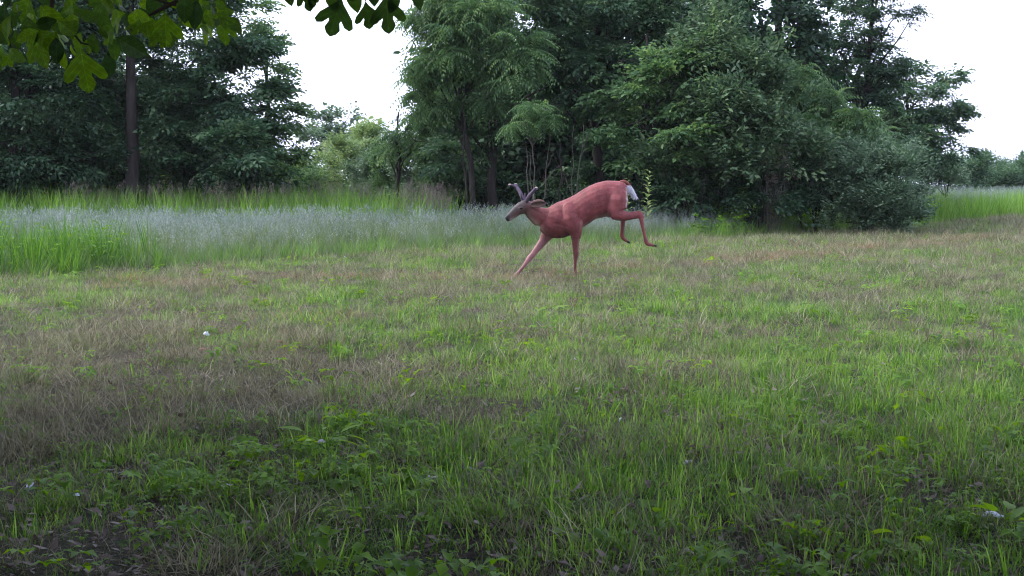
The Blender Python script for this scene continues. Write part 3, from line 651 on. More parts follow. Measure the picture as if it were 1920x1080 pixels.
bl = []
for (x0, x1, yt, d) in ((-700, 440, 190, 47), (-700, 430, 230, 41), (900, 1640, 120, 46), (900, 1500, 150, 41)):
    x = x0
    while x < x1:
        top = yt+U(-30, 40)+(70 if x > 1560 else 0)+(60 if x > 480 and x < 600 else 0)
        y = top+70
        while y < 400:
            bl.append(B(x+U(-20, 20), y, 75, 70, d+U(-1.5, 1.5), 2.0)); y += 95
        x += 95
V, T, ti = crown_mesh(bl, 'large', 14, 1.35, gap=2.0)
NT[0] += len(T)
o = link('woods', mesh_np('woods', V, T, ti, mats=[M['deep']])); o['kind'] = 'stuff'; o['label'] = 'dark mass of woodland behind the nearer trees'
for k, (px, py, d, rx, ry, lab) in enumerate(((180, 325, 33, 90, 44, 'dark bush behind the foot of the thick oak'), (400, 290, 33.5, 110, 60, 'tall dark bush deep inside the left wood'), (120, 250, 34, 130, 70, 'tall dark bush behind the leftmost tree'),
        (1290, 372, 28.9, 60, 22, 'low leafy bush just behind the deer\'s hind hooves'), (1420, 372, 28.9, 70, 26, 'low leafy bush in front of the dead shrub'), (1180, 368, 30, 50, 20, 'low leafy bush above the deer\'s rump line'),
        (60, 325, 31, 110, 34, 'low dark bush under the leftmost tree'), (330, 330, 32, 100, 28, 'low dark bush right of the thick oak trunk'), (470, 335, 31, 60, 26, 'low bush at the right end of the left wood'),
        (900, 345, 33.5, 80, 34, 'dark bush deep between the walnut trunks'), (1060, 345, 34, 100, 38, 'dark bush deep behind the bare pale stems'), (1200, 340, 33, 100, 44, 'dark bush deep behind the deer\'s back'), (1350, 330, 32, 90, 46, 'dark bush deep behind the hind legs'))):
    make_tree('understory_bush', lab, 'bush', gp(px, d), 1.6, .03, [B(px, py, rx, ry, d)], 'simple', 'deep', 26, stems=4, group='dark bushes inside the wood')

# thin stems in the dark under the wood
def bare(name, label, cat, base, top, r, mat, group=None, forks=0):
    root = thing(name, label, cat, base, group); bv, bt = [], []
    ln = wavy(base, top, 8, .018); tube(bv, bt, ln, [r*(1-.6*k/8) for k in range(9)], 6)
    for _ in range(forks):
        k = random.randint(3, 6); p = ln[k]; e = p+Vector((U(-.5, .5), U(-.3, .3), U(.5, 1.0)))
        tube(bv, bt, wavy(p, e, 4, .04), [r*.5*(1-.6*q/4) for q in range(5)], 5)
    link('trunk', mesh_np('trunk', np.concatenate(bv)-np.array(base), np.concatenate(bt), smooth=True, mats=[M[mat]]), root, local=True)
for (x0, x1, yt, d, fk, lab) in ((992, 986, 250, 28.6, 0, 'pale bare stem straight up under the lit sapling'), (1001, 994, 285, 28.8, 0, 'short pale stem beside the sapling'),
                             (1010, 1032, 240, 29.2, 2, 'forked pale stem leaning right from the sapling'), (1048, 1052, 270, 29.6, 0, 'thin dark-barked stem between two groups of pale stems'),
                             (1070, 1076, 235, 29.0, 1, 'tall pale stem left of the curved one'), (1078, 1094, 232, 29.0, 2, 'curved pale stem bending right near the top'),
                             (878, 866, 160, 30.4, 1, 'dark slanting stem at the gap side of the wood')):
    b0 = Vector(gp(x0, d)); bare('thin_stem', lab, 'sapling', b0, at(x1, yt, d), .015 if 'dark' not in lab else .03, 'stem_pale' if 'dark' not in lab else 'bark', 'thin stems under the wood', fk)
# dead pinkish shrub
ds = thing('dead_shrub', 'dead twiggy shrub with pinkish dry leaves before the dark wood', 'shrub', Vector(gp(1450, 28.6)))
bv, bt = [], []
for _ in range(26):
    e = at(U(1405, 1500), U(272, 372), 28.6+U(-.3, .3)); tube(bv, bt, wavy(Vector(gp(1450+U(-14, 14), 28.6)), e, 6, .05, .06), [.007*(1-.7*k/6) for k in range(7)], 4)
link('branches', mesh_np('branches', np.concatenate(bv)-np.array(ds.location), np.concatenate(bt), mats=[M['stem_pale']]), ds, local=True)
V, T, ti = crown_mesh([B(1450, 305, 34, 22, 28.6), B(1478, 330, 22, 20, 28.6)], 'small', 14, .9)
link('crown', mesh_np('crown', V-np.array(ds.location), T, ti, mats=[M['dryleaf']]), ds, local=True)

# ---------------------------------------------------------------- tall single weeds
def tall_weed(label, base, h, n, leaf, mat, lean=(0, 0), group=None, wide=.32):
    root = thing('tall_weed', label, 'weed', base, group); b = Buf()
    d = Vector((lean[0], lean[1], 1)).normalized()
    blade(b, (0, 0, 0), math.atan2(lean[1], lean[0]+1e-6), h, .012, math.hypot(*lean), 0, 4, .3)
    link('stem', b.mesh('stem', [M[mat]]), root, local=True)
    b = Buf()
    for k in range(n):
        f = .25+.75*k/n; p = np.array(d*h*f); L = leaf*(1-.55*f)*U(.85, 1.15); v, t = leafv(L, L*wide, .3, .25)
        b.add(xf(v, k*2.4+U(-.3, .3), U(.2, .8), p), t, U(.3, 1))
    link('leaves', b.mesh('leaves', [M[mat]]), root, local=True)
for (px, py, d, n, leaf, m_, ln, lab) in (
    (1212, 318, 27.5, 34, .34, 'pale', (.04, 0), 'tallest pale leafy weed behind the deer\'s white tail'),
    (1180, 332, 27.7, 26, .26, 'pale', (-.03, 0), 'shorter pale weed between the deer\'s rump and the tallest weed'),
    (1098, 340, 27.6, 16, .22, 'bright', (0, 0), 'small bright weed showing above the deer\'s back'),
    (172, 418, 17.2, 20, .16, 'ash', (.05, 0), 'slender leafy weed rising above the green clump'),
    (290, 398, 18.4, 20, .15, 'silver', (.04, 0), 'pale slender weed alone before the seed heads at left'),
    (1385, 345, 28.3, 20, .30, 'bright', (.1, 0), 'bright weed against the dark bush right of the tail'),
    (1640, 335, 29.6, 14, .16, 'bright', (.0, 0), 'small bright weed in front of the silvery bush'),
    (300, 325, 29.5, 18, .30, 'bright', (.1, 0), 'bright leafy weed at the foot of the thick oak'),
    (420, 318, 29.5, 22, .32, 'pale', (-.1, 0), 'pale leafy weed right of the thick oak trunk')):
    b0 = Vector(gp(px, d)); top = at(px, py, d)
    tall_weed(lab, b0, top.z, n, leaf, m_, ln, 'tall weeds of the meadow')

# ---------------------------------------------------------------- leafy plants near the camera
def broadleaf(L, Wd, heart=.12, n=5):
    """shaped leaf blade with a midrib fold, along +x, some 24 triangles"""
    v = []; t = []
    for k in range(n+1):
        f = k/n; wd = Wd*.5*(sin(pi*min(1, f**.7))**.8)*(1 if f < .98 else 0)+(.0 if k else heart*Wd*.5)
        z = -.25*L*f*f
        v += [[L*f-(heart*L if k == 1 else 0)*.3, wd, z+wd*.25], [L*f, 0, z], [L*f-(heart*L if k == 1 else 0)*.3, -wd, z+wd*.25]]
    for k in range(n):
        a = 3*k; t += [[a, a+1, a+4], [a, a+4, a+3], [a+1, a+2, a+5], [a+1, a+5, a+4]]
    return np.array(v), np.array(t)
LM = {}
def leafmesh(kind, tint):
    key = (kind, round(tint, 1))
    if key not in LM:
        v, t = broadleaf(1, {'heart': .85, 'long': .34, 'oval': .6}[kind], .5 if kind == 'heart' else .1)
        LM[key] = mesh_np('leaf', v, t, np.full(len(v), tint), smooth=True, mats=[M['bright']])
    return LM[key]
def plant(label, px, py, n, L, kind, spread, h, tints=(.3, .9), group='leafy plants in the lane near the camera', elev=(.1, .9)):
    p = ground(px, py); p.z = hz(p.x, p.y)
    root = thing('leafy_plant', label, 'plant', p, group)
    b = Buf(); tips = []
    for k in range(n):
        az = k*2.4+U(-.4, .4); r = spread*U(.35, 1); hh = h*U(.5, 1.05)
        tip = Vector((cos(az)*r, sin(az)*r, hh)); tips.append((tip, az))
        Lh = tip.length; blade(b, (0, 0, 0), az, Lh, .005, math.atan2(r, hh), 0, 2, .4)
    link('stem', b.mesh('stem', [M['bright']]), root, local=True)
    for tip, az in tips:
        o = link('leaf', leafmesh(kind, U(*tints)), root, local=True)
        s = L*U(.75, 1.15); o.scale = (s, s, s); o.location = tip
        o.rotation_euler = (U(-.4, .4), -U(*elev)+.5, az+U(-.4, .4))
plant('bright plant of broad pointed leaves in the centre of the green patch', 600, 880, 9, .105, 'long', .13, .15, (.6, 1), elev=(.3, 1.1))
plant('single heart-shaped leaf low at the bottom centre-left', 812, 1002, 2, .05, 'heart', .03, .04, (.6, .9))
plant('round-leaved seedling in the bottom right of the lane', 1400, 952, 3, .055, 'heart', .04, .07, (.6, 1))
plant('upright broad-leaved seedling beside the round-leaved one', 1228, 980, 4, .07, 'oval', .04, .07, (.5, .9), elev=(.8, 1.4))
plant('big fresh leaf cluster at the very bottom right', 1698, 1040, 3, .09, 'oval', .05, .06, (.7, 1))
plant('plant at the bottom right corner next to the torn white scrap', 1880, 1030, 6, .09, 'oval', .08, .11, (.4, .9), elev=(.5, 1.3))
plant('yellow-green climbing weed with opposite leaves in the right grass', 1700, 835, 9, .055, 'oval', .12, .24, (.5, 1))
plant('low vine with paired leaves left of the corner plant', 1790, 880, 10, .05, 'oval', .18, .16, (.3, .8))
plant('dark vine at the right edge under tall blades', 1880, 800, 9, .05, 'oval', .16, .2, (.2, .7))
plant('small yellowish seedling at left among brown straw', 105, 755, 3, .05, 'oval', .03, .04, (.7, 1))
plant('pale yellow-green leaf pair left of centre', 415, 745, 4, .05, 'long', .05, .05, (.8, 1))
plant('bright leaf standing alone in the middle of the lane', 660, 648, 2, .075, 'oval', .03, .05, (.9, 1), elev=(.9, 1.4))
plant('sprouting bright weed in the lane under the deer', 1035, 600, 9, .085, 'long', .13, .12, (.7, 1), elev=(.5, 1.3))
plant('reddish-tipped creeping plant right of the green patch', 755, 818, 6, .04, 'oval', .10, .07, (.8, 1))
plant('leafy seedling at bottom centre under thin blades', 1078, 1028, 4, .045, 'heart', .06, .05, (.4, .9))
plant('small seedling at the bottom left with oval leaves', 125, 955, 4, .045, 'oval', .05, .05, (.4, .7))
plant('low rosette in the dark bottom left', 250, 975, 5, .045, 'oval', .05, .03, (.5, .8))
plant('broad seedling in front of the bare soil patch', 1190, 975, 3, .06, 'oval', .05, .05, (.5, .9))
plant('clump of bright leaves in the middle right', 1040, 835, 7, .05, 'oval', .10, .08, (.4, .8))
plant('little bright rosette on the left brown ground', 235, 742, 6, .04, 'oval', .07, .04, (.6, 1))

# scraps and fallen leaves
M['scrap'] = solid('white_scrap', (.35, .40, .50), (.55, .60, .70), 30, .5, bump=.1)
M['redleaf'] = solid('red_leaf', (.13, .035, .03), (.22, .07, .055), 30, .6, bump=.1)
M['greyleaf'] = solid('grey_leaf', (.22, .22, .24), (.36, .36, .38), 30, .6, bump=.1)
def scrap(name, label, cat, px, py, L, Wd, tilt, mat, az, group=None):
    p = ground(px, py); b = Buf(); n = 6; v = []; t = []
    for k in range(n+1):
        f = k/n; wd = Wd*.5*sin(pi*min(.96, .06+f*.94))**.6*(1+.25*sin(k*2.3))
        z = .12*L*sin(f*5)
        v += [[L*(f-.5), wd, z+.02*L], [L*(f-.5), .1*Wd*sin(k), z], [L*(f-.5), -wd, z+.3*wd]]
    for k in range(n):
        a = 3*k; t += [[a, a+1, a+4], [a, a+4, a+3], [a+1, a+2, a+5], [a+1, a+5, a+4]]
    me = mesh_np(name, v, t, smooth=False, mats=[M[mat]]); o = link(name, me)
    o.location = (p.x, p.y, hz(p.x, p.y)+.04); o.scale = (.8, .75, .8); o.rotation_euler = (tilt[0], tilt[1], az)
    sm = o.modifiers.new('thickness', 'SOLIDIFY'); sm.thickness = .0012
    o['label'] = label; o['category'] = cat
    if group: o['group'] = group
scrap('paper_scrap', 'torn bluish white scrap standing in the grass at bottom left', 'scrap', 57, 935, .05, .045, (.2, -1.0), 'scrap', .8, 'white scraps in the grass')
scrap('paper_scrap', 'small flat white scrap right of the torn bluish one', 'scrap', 143, 952, .04, .03, (.3, -.2), 'scrap', -.4, 'white scraps in the grass')
scrap('paper_scrap', 'long bluish white scrap at the bottom right corner', 'scrap', 1862, 998, .085, .04, (.5, -.1), 'scrap', -.25, 'white scraps in the grass')
scrap('paper_scrap', 'small round white scrap on the brown ground at left', 'scrap', 388, 637, .065, .055, (.8, .2), 'scrap', .1, 'white scraps in the grass')
scrap('paper_scrap', 'tiny white fleck lying right below the deer', 'scrap', 1173, 506, .08, .05, (.7, .2), 'scrap', .5, 'white scraps in the grass')
scrap('paper_scrap', 'tiny white fleck in the green middle of the lane', 'scrap', 1078, 683, .03, .025, (.7, .2), 'scrap', 1.5, 'white scraps in the grass')
scrap('paper_scrap', 'tiny white fleck at the meadow edge', 'scrap', 647, 488, .07, .05, (.7, .2), 'scrap', 1.5, 'white scraps in the grass')
scrap('paper_scrap', 'white fleck low in the tall right blades', 'scrap', 1163, 800, .03, .02, (.2, -1.2), 'scrap', .5, 'white scraps in the grass')
scrap('dead_leaf', 'dark red fallen leaf behind the round white scrap', 'leaf', 384, 672, .085, .05, (.2, .2), 'redleaf', .3, 'dead leaves on the lane')
scrap('dead_leaf', 'dark red fallen leaf nearer the lane centre', 'leaf', 527, 654, .085, .05, (.3, .1), 'redleaf', 1.1, 'dead leaves on the lane')
scrap('dead_leaf', 'curled grey leaf in the dark bottom right', 'leaf', 1290, 888, .06, .035, (.3, -.5), 'greyleaf', .5, 'dead leaves on the lane')
scrap('dead_leaf', 'curled grey leaf on the bottom centre-left', 'leaf', 425, 938, .06, .03, (.3, -.3), 'greyleaf', .2, 'dead leaves on the lane')
scrap('dead_leaf', 'grey leaf beside the bright central plant', 'leaf', 602, 850, .06, .04, (.5, -.3), 'greyleaf', -.5, 'dead leaves on the lane')
scrap('dead_leaf', 'flat brown-grey leaf at the bottom near centre', 'leaf', 810, 925, .06, .045, (.2, -.2), 'greyleaf', .9, 'dead leaves on the lane')

# ---------------------------------------------------------------- the trees over the camera
ov = make_tree('sassafras_tree', 'sassafras whose lobed leaves hang into the top of the picture', 'tree', (-.5, -.45, 0), 6, .16,
               [(-2.4, 2.6, 4.6, 2.2, 2.0, 1.0), (.8, 3.2, 4.8, 2.2, 1.8, 1.0), (-.5, .3, 5.5, 2.2, 2.2, 1.2), (-3.5, .0, 4.6, 2.0, 2.0, 1.4), (2.6, 1.0, 4.9, 2.0, 2.0, 1.2), (-1, 4.6, 5.6, 2.6, 1.6, .9), (2.6, 3.6, 5.4, 2, 1.8, .9), (-3.6, 3.4, 5.4, 2, 2, 1.0), (.5, 6.0, 6.2, 3, 1.6, .8), (-3.4, 5.4, 6.0, 2.4, 1.6, .8), (4.4, 3.2, 5.2, 1.6, 2, 1)],
               'large', 'sass', 14, scale=1.1)
for (x, y, blobs, lab) in ((-8.5, 3.5, [(-5.2, 5.0, 3.9, 1.6, 1.8, 1.3), (-4.6, 2.6, 3.8, 1.5, 1.7, 1.1), (-7.5, 3.5, 4.2, 2.4, 2.6, 1.8), (-8.5, 1, 5, 2.5, 2.5, 2.2), (-8, 5.6, 5.5, 2.3, 2.4, 1.6), (-8, 3, 7.4, 2.6, 2.8, 1.8)], 'unseen tree added left of the camera to shade the near grass'),  # out-of-view tree, added to darken the left foreground
                     (-5.5, -2.5, [(-5.5, -1.5, 4.5, 2.5, 3, 2.5), (-6, .5, 6, 2.5, 2.5, 2), (-5, -3, 7.5, 3, 3, 2)], 'tree behind the camera on its left'),
                     (4.5, -4, [(4.5, -3, 4.5, 3, 2.5, 2.5), (5, -2, 7, 3, 3, 2), (3.5, -1, 6.5, 2.4, 2.4, 1.6)], 'tree behind the camera on its right'),
                     (-1.5, -6, [(-1.5, -5, 5, 3, 2.5, 3), (0, -5, 7.5, 3, 3, 2.5), (1.5, -6, 3.5, 2.5, 2, 2)], 'tree behind the camera in the middle')):
    make_tree('shade_tree', lab, 'tree', (x, y, 0), 7, .2, blobs, 'large', 'oak', 14, scale=1.3, group='trees behind the camera')

def lobed(kind):
    """sassafras leaf outline, stalk at the origin, tip along +x, length 1; unlobed, mitten or three-lobed"""
    half = {'oval': [(.0, .0), (.14, .13), (.32, .25), (.52, .28), (.72, .22), (.88, .11), (1, 0)],
            'tri': [(.0, .0), (.16, .10), (.30, .24), (.47, .40), (.66, .47), (.74, .40), (.70, .27), (.56, .15), (.62, .13), (.80, .19), (.92, .12), (1, 0)]}
    L = half['oval'] if kind == 'oval' else half['tri']; Rr = half['tri'] if kind == 'tri' else half['oval']
    bm = bmesh.new(); xs = [0, .2, .4, .6, .8, 1]
    def z(x, y): return .30*abs(y)-.25*x*x+.04*sin(6*x)-.35*y*y
    mid = [bm.verts.new((x, 0, z(x, 0))) for x in xs]
    for side, h in ((1, L), (-1, Rr)):
        ov_ = [bm.verts.new((x, y*side, z(x, y))) for x, y in h[1:-1]]
        ring = mid+ov_[::-1]
        f = bm.faces.new(ring if side == -1 else ring[::-1]); bmesh.ops.triangulate(bm, faces=[f])
    bmesh.ops.recalc_face_normals(bm, faces=bm.faces)
    me = bpy.data.meshes.new('leaf'); bm.to_mesh(me); bm.free()
    return me
SL = {}
def sassleaf(k, tint):
    key = (k, round(tint*5))
    if key not in SL:
        me = lobed(k); a = me.attributes.new('tint', 'FLOAT', 'POINT'); a.data.foreach_set('value', np.full(len(me.vertices), tint, np.float32))
        me.materials.append(M['sass']); SL[key] = me
    return SL[key]
ovl = Vector(ov.location)
def hang(px, py, d, size, spin, k, tint, yaw=0, pit=0):
    """leaf whose stalk is at this point, hanging with its tip turned spin degrees from straight down"""
    p = at(px, py, d); o = link('leaf', sassleaf(k, tint), ov, local=True)
    o.location = p-ovl; o.scale = (size,)*3
    a = R(-90+spin)
    m = Matrix.Rotation(R(yaw), 3, 'Z') @ Matrix.Rotation(R(90), 3, 'X') @ Matrix.Rotation(a, 3, 'Z') @ Matrix.Rotation(R(pit), 3, 'Y')
    o.rotation_euler = m.to_euler()
px_m = lambda d: d/F
# leaves against the white sky, top centre; silhouette darkness put into their tint
for (px, py, sp, s, k) in ((640, -6, -15, 78, 'tri'), (685, 2, 10, 56, 'tri'), (722, -12, 8, 74, 'tri'), (570, -26, 12, 46, 'tri'), (590, -10, -20, 30, 'oval'),
                           (612, -14, 35, 42, 'oval'), (660, -28, 5, 52, 'oval'), (700, -30, -5, 44, 'oval'), (745, -14, -20, 40, 'oval'), (545, -40, -30, 42, 'oval'), (778, -24, 15, 42, 'oval')):
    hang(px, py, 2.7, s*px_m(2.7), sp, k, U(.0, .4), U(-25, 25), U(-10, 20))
# leaves at top left, with light and shade put into their tints
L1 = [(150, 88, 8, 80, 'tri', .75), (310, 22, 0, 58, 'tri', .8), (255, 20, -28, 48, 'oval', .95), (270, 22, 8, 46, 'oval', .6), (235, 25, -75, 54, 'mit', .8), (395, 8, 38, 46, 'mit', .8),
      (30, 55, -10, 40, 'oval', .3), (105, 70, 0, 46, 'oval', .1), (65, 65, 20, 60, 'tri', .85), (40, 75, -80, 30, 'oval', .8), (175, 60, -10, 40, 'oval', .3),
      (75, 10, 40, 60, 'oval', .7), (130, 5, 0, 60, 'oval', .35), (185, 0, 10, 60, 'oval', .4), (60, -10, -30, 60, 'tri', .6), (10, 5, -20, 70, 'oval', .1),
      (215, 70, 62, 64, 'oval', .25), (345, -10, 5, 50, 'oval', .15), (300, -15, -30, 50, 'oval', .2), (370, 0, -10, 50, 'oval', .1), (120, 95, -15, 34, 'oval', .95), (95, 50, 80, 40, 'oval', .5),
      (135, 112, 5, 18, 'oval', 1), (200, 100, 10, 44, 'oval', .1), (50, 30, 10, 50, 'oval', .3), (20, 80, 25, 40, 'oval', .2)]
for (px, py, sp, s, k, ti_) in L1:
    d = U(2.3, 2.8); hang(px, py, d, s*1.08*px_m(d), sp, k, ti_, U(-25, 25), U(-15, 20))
for _ in range(120):
    px = U(-60, 430); py = U(-60, 105)*(1-.55*px/430); d = U(2.2, 3.2)
    hang(px, py, d, U(26, 54)*px_m(d), U(-70, 70), random.choice(['oval', 'oval', 'mit', 'tri']), min(1, max(0, random.gauss(.5, .3))), U(-60, 60), U(-30, 40))
for _ in range(16):
    px = U(430, 820); d = U(2.5, 3.0)
    hang(px, U(-60, -28), d, U(34, 50)*px_m(d), U(-60, 60), random.choice(['oval', 'mit', 'tri']), U(0, .5), U(-50, 50), U(-30, 40))
bv, bt = [], []
def twig(pp, r0, r1, d=2.55):
    P_ = [at(x, y, d) for x, y in pp]; n = len(P_); tube(bv, bt, P_, [r0+(r1-r0)*k/(n-1) for k in range(n)], 6)
twig([(104, -60), (99, 0), (96, 20), (88, 35), (70, 48), (50, 56)], .006, .002)
twig([(97, 18), (108, 36), (128, 55), (142, 68), (152, 80), (168, 84), (182, 82)], .004, .0015)
twig([(420, -50), (360, -14), (300, 18), (280, 28), (266, 28)], .006, .0015, 2.5)
twig([(330, 10), (318, 6), (250, -10)], .003, .0015, 2.5)
twig([(860, -60), (740, -38), (640, -24), (560, -44), (480, -60)], .006, .003, 2.7)
twig([(740, -38), (722, -12)], .0022, .0012, 2.7); twig([(655, -26), (640, -6)], .0022, .0012, 2.7); twig([(690, -32), (685, 2)], .0022, .0012, 2.7); twig([(590, -40), (570, -26)], .0022, .0012, 2.7)
a0 = at(104, -60, 2.55); a1 = at(420, -50, 2.5); a2 = at(860, -60, 2.7)
hub = Vector((-.6, -.3, 3.2))
for a_ in (a0, a1, a2):
    tube(bv, bt, [hub, hub.lerp(a_, .4)+Vector((0, 0, .35)), hub.lerp(a_, .75)+Vector((0, 0, .2)), a_], [.04, .025, .012, .006], 7)
link('branch', mesh_np('branch', np.concatenate(bv)-np.array(ovl), np.concatenate(bt), smooth=True, mats=[M['twig']]), ov, local=True)

# ---------------------------------------------------------------- the deer
G0 = ground(1079, 520); D = G0.y/cos(0); kz = (G0.y*cos(PITCH)+CAMZ*sin(PITCH))/F/4.155
deer = thing('deer', 'reddish buck with velvet antlers leaping down onto its forelegs in the lane', 'deer', (G0.x, G0.y, hz(G0.x, G0.y)-.02))
def Z_(zx, zy, y=0): return Vector(((zx-745)*kz, y, (915-zy)*kz))
dV, dT = [], []
def loft(st, n=14, vert=False):
    """stations (zx, zy, half thickness in the side plane px, half width m, y m)"""
    Pp = [Z_(s[0], s[1], s[4]) for s in st]; base = sum(len(v) for v in dV); vs = []
    for k, p in enumerate(Pp):
        d = (Pp[min(k+1, len(Pp)-1)]-Pp[max(k-1, 0)]); d.y = 0; d.normalize()
        a = Vector((0, 0, -1)) if vert else Vector((-d.z, 0, d.x)); b = Vector((0, 1, 0))
        for q in range(n):
            t = 2*pi*q/n; vs.append(p+a*cos(t)*st[k][2]*kz+b*sin(t)*st[k][3])
    T = []
    for k in range(len(Pp)-1):
        for q in range(n):
            A = base+k*n+q; B_ = base+k*n+(q+1) % n; T += [[A, B_, B_+n], [A, B_+n, A+n]]
    for e, s in ((0, 1), (len(Pp)-1, -1)):
        vs.append(Pp[e]); c = base+len(vs)-1
        for q in range(n):
            A = base+e*n+q; B_ = base+e*n+(q+1) % n; T.append([c, B_, A] if s == 1 else [c, A, B_])
    dV.append(np.array([tuple(v) for v in vs])); dT.append(np.array(T))
def trunk_st(rows): return [(x, (t+b)/2, (b-t)/2, w_, 0) for x, t, b, w_ in rows]
loft([(s[0], s[1], s[2], s[3], s[4]) for s in trunk_st([(1143, 205, 290, .045), (1128, 176, 350, .09), (1100, 163, 420, .125), (1050, 157, 448, .145), (980, 156, 436, .155), (900, 175, 452, .165),
      (850, 197, 488, .170), (800, 224, 520, .175), (750, 258, 552, .175), (700, 285, 582, .17), (650, 306, 600, .16), (600, 325, 604, .145), (550, 352, 598, .13), (505, 388, 580, .10), (468, 430, 545, .055)])], 20, True)
# neck and head
loft([(640, 440, 118, .12, 0), (570, 446, 92, .105, 0), (510, 440, 74, .088, -.01), (450, 432, 74, .075, -.03), (405, 398, 60, .064, -.045), (372, 368, 46, .06, -.055)])
loft([(412, 352, 26, .03, -.05), (390, 355, 42, .058, -.055), (350, 357, 52, .068, -.065), (318, 370, 50, .062, -.075), (286, 388, 40, .046, -.09), (260, 414, 36, .037, -.10), (236, 434, 31, .033, -.108), (216, 447, 27, .030, -.113), (203, 455, 20, .024, -.117)])
# near shoulder, foreleg B
loft([(684, 322, 24, .008, -.115), (687, 345, 42, .028, -.118), (690, 375, 60, .046, -.12), (705, 440, 88, .062, -.125), (728, 510, 74, .062, -.12), (742, 560, 46, .050, -.115), (742, 620, 31, .036, -.11), (743, 680, 24, .027, -.108), (746, 712, 26, .029, -.108),
      (744, 742, 20, .024, -.108), (740, 785, 13.5, .016, -.108), (740, 840, 13, .015, -.108), (742, 872, 18, .020, -.108), (746, 893, 14, .018, -.108), (748, 905, 12, .016, -.108)])
# far shoulder, foreleg A reaching forward
loft([(620, 440, 40, .01, .08), (600, 470, 80, .04, .10), (560, 530, 66, .055, .11), (522, 585, 46, .048, .11), (488, 634, 33, .036, .105), (450, 684, 26, .029, .10), (415, 730, 23, .026, .09), (385, 764, 23, .027, .085),
      (360, 800, 17, .020, .08), (325, 846, 14, .016, .08), (292, 884, 15, .017, .08), (272, 908, 16, .018, .08), (256, 922, 12, .016, .08)])
# near hind leg
loft([(1046, 190, 26, .006, -.09), (1048, 215, 50, .026, -.092), (1052, 250, 72, .046, -.10), (1058, 300, 86, .062, -.11), (1052, 370, 80, .07, -.11), (1058, 420, 52, .065, -.115), (1105, 428, 42, .050, -.12), (1150, 430, 31, .036, -.12), (1195, 428, 24, .025, -.12),
      (1230, 420, 25, .024, -.12), (1246, 426, 24, .024, -.12)])
loft([(1245, 402, 13, .014, -.12), (1244, 430, 20, .022, -.12), (1250, 470, 17, .019, -.12), (1262, 530, 13.5, .016, -.12), (1276, 590, 13.5, .016, -.12), (1287, 628, 18, .020, -.12)])
loft([(1280, 622, 15, .018, -.12), (1295, 643, 17, .020, -.12), (1322, 650, 13, .017, -.12), (1350, 655, 11, .018, -.12)])
loft([(1165, 404, 12, .012, -.12), (1205, 400, 10, .010, -.12), (1243, 398, 11, .012, -.12)], 8)
# far hind leg
loft([(1040, 220, 30, .01, .08), (1040, 300, 80, .05, .10), (1035, 370, 70, .06, .11), (1040, 412, 44, .052, .11), (1075, 424, 28, .036, .11), (1105, 430, 22, .024, .11), (1120, 440, 20, .022, .11)])
loft([(1118, 425, 17, .018, .11), (1116, 470, 17, .019, .11), (1113, 530, 15, .017, .11), (1109, 575, 15, .017, .11), (1112, 598, 17, .019, .11)])
loft([(1106, 590, 14, .017, .11), (1122, 607, 15, .018, .11), (1143, 622, 12, .016, .11), (1160, 634, 10, .016, .11)])
me = mesh_np('body', np.concatenate(dV), np.concatenate(dT))
body = link('body', me, deer, local=True)
rm = body.modifiers.new('remesh', 'REMESH'); rm.mode = 'VOXEL'; rm.voxel_size = .0085; rm.use_smooth_shade = True
sm = body.modifiers.new('smooth', 'SMOOTH'); sm.factor = .5; sm.iterations = 5
dg = bpy.context.evaluated_depsgraph_get(); dg.update()
me2 = bpy.data.meshes.new_from_object(body.evaluated_get(dg)); body.modifiers.clear(); body.data = me2
nv = len(me2.vertices); cv = np.zeros(nv*3, np.float32); me2.vertices.foreach_get('co', cv); cv = cv.reshape(-1, 3)
nn = np.zeros(nv*3, np.float32); me2.vertices.foreach_get('normal', nn); nn = nn.reshape(-1, 3)
zx = cv[:, 0]/kz+745; zy = 915-cv[:, 2]/kz; yy = cv[:, 1]
dsp = np.zeros(nv)
def ridge(line, wd, dep):
    """a furrow (negative depth) or swelling along a line on both flanks"""
    global dsp
    best = np.full(nv, 1e9)
    for (x0, y0), (x1, y1) in zip(line, line[1:]):
        t = np.clip(((zx-x0)*(x1-x0)+(zy-y0)*(y1-y0))/((x1-x0)**2+(y1-y0)**2), 0, 1)
        best = np.minimum(best, np.hypot(zx-x0-t*(x1-x0), zy-y0-t*(y1-y0)))
    (x0, y0), (x1, y1) = line[0], line[-1]
    tt = np.clip(((zx-x0)*(x1-x0)+(zy-y0)*(y1-y0))/((x1-x0)**2+(y1-y0)**2), 0, 1)
    dsp += dep*np.exp(-(best/wd)**2)*np.sin(pi*(.06+.88*tt))**.9*np.clip(np.abs(nn[:, 1])*1.4, 0, 1)
ridge([(725, 330), (765, 430), (780, 550)], 22, -.020)        # behind the shoulder
ridge([(640, 345), (632, 410), (650, 470)], 18, -.013)        # front of the shoulder
ridge([(560, 480), (640, 500), (700, 520)], 11, -.010)
ridge([(690, 340), (700, 440), (735, 520)], 30, .012)
ridge([(985, 200), (975, 300), (985, 440)], 30, -.022)        # flank in front of the thigh
ridge([(1060, 250), (1070, 350)], 34, .014)
ridge([(1100, 230), (1118, 330), (1100, 395)], 12, -.010)
ridge([(480, 400), (560, 440), (620, 450)], 14, .006); ridge([(430, 430), (500, 500), (560, 560)], 12, -.008)
for k in range(3): ridge([(800+k*52, 300-k*14), (818+k*52, 380-k*12), (806+k*52, 450-k*18)], 14, -.0022)
cv = cv+nn*dsp[:, None]; me2.vertices.foreach_set('co', cv.ravel().astype(np.float32)); me2.update()
col = np.tile(np.array([.235, .060, .062]), (nv, 1))
def sm01(a, lo, hi): t = np.clip((a-lo)/(hi-lo), 0, 1); return t*t*(3-2*t)
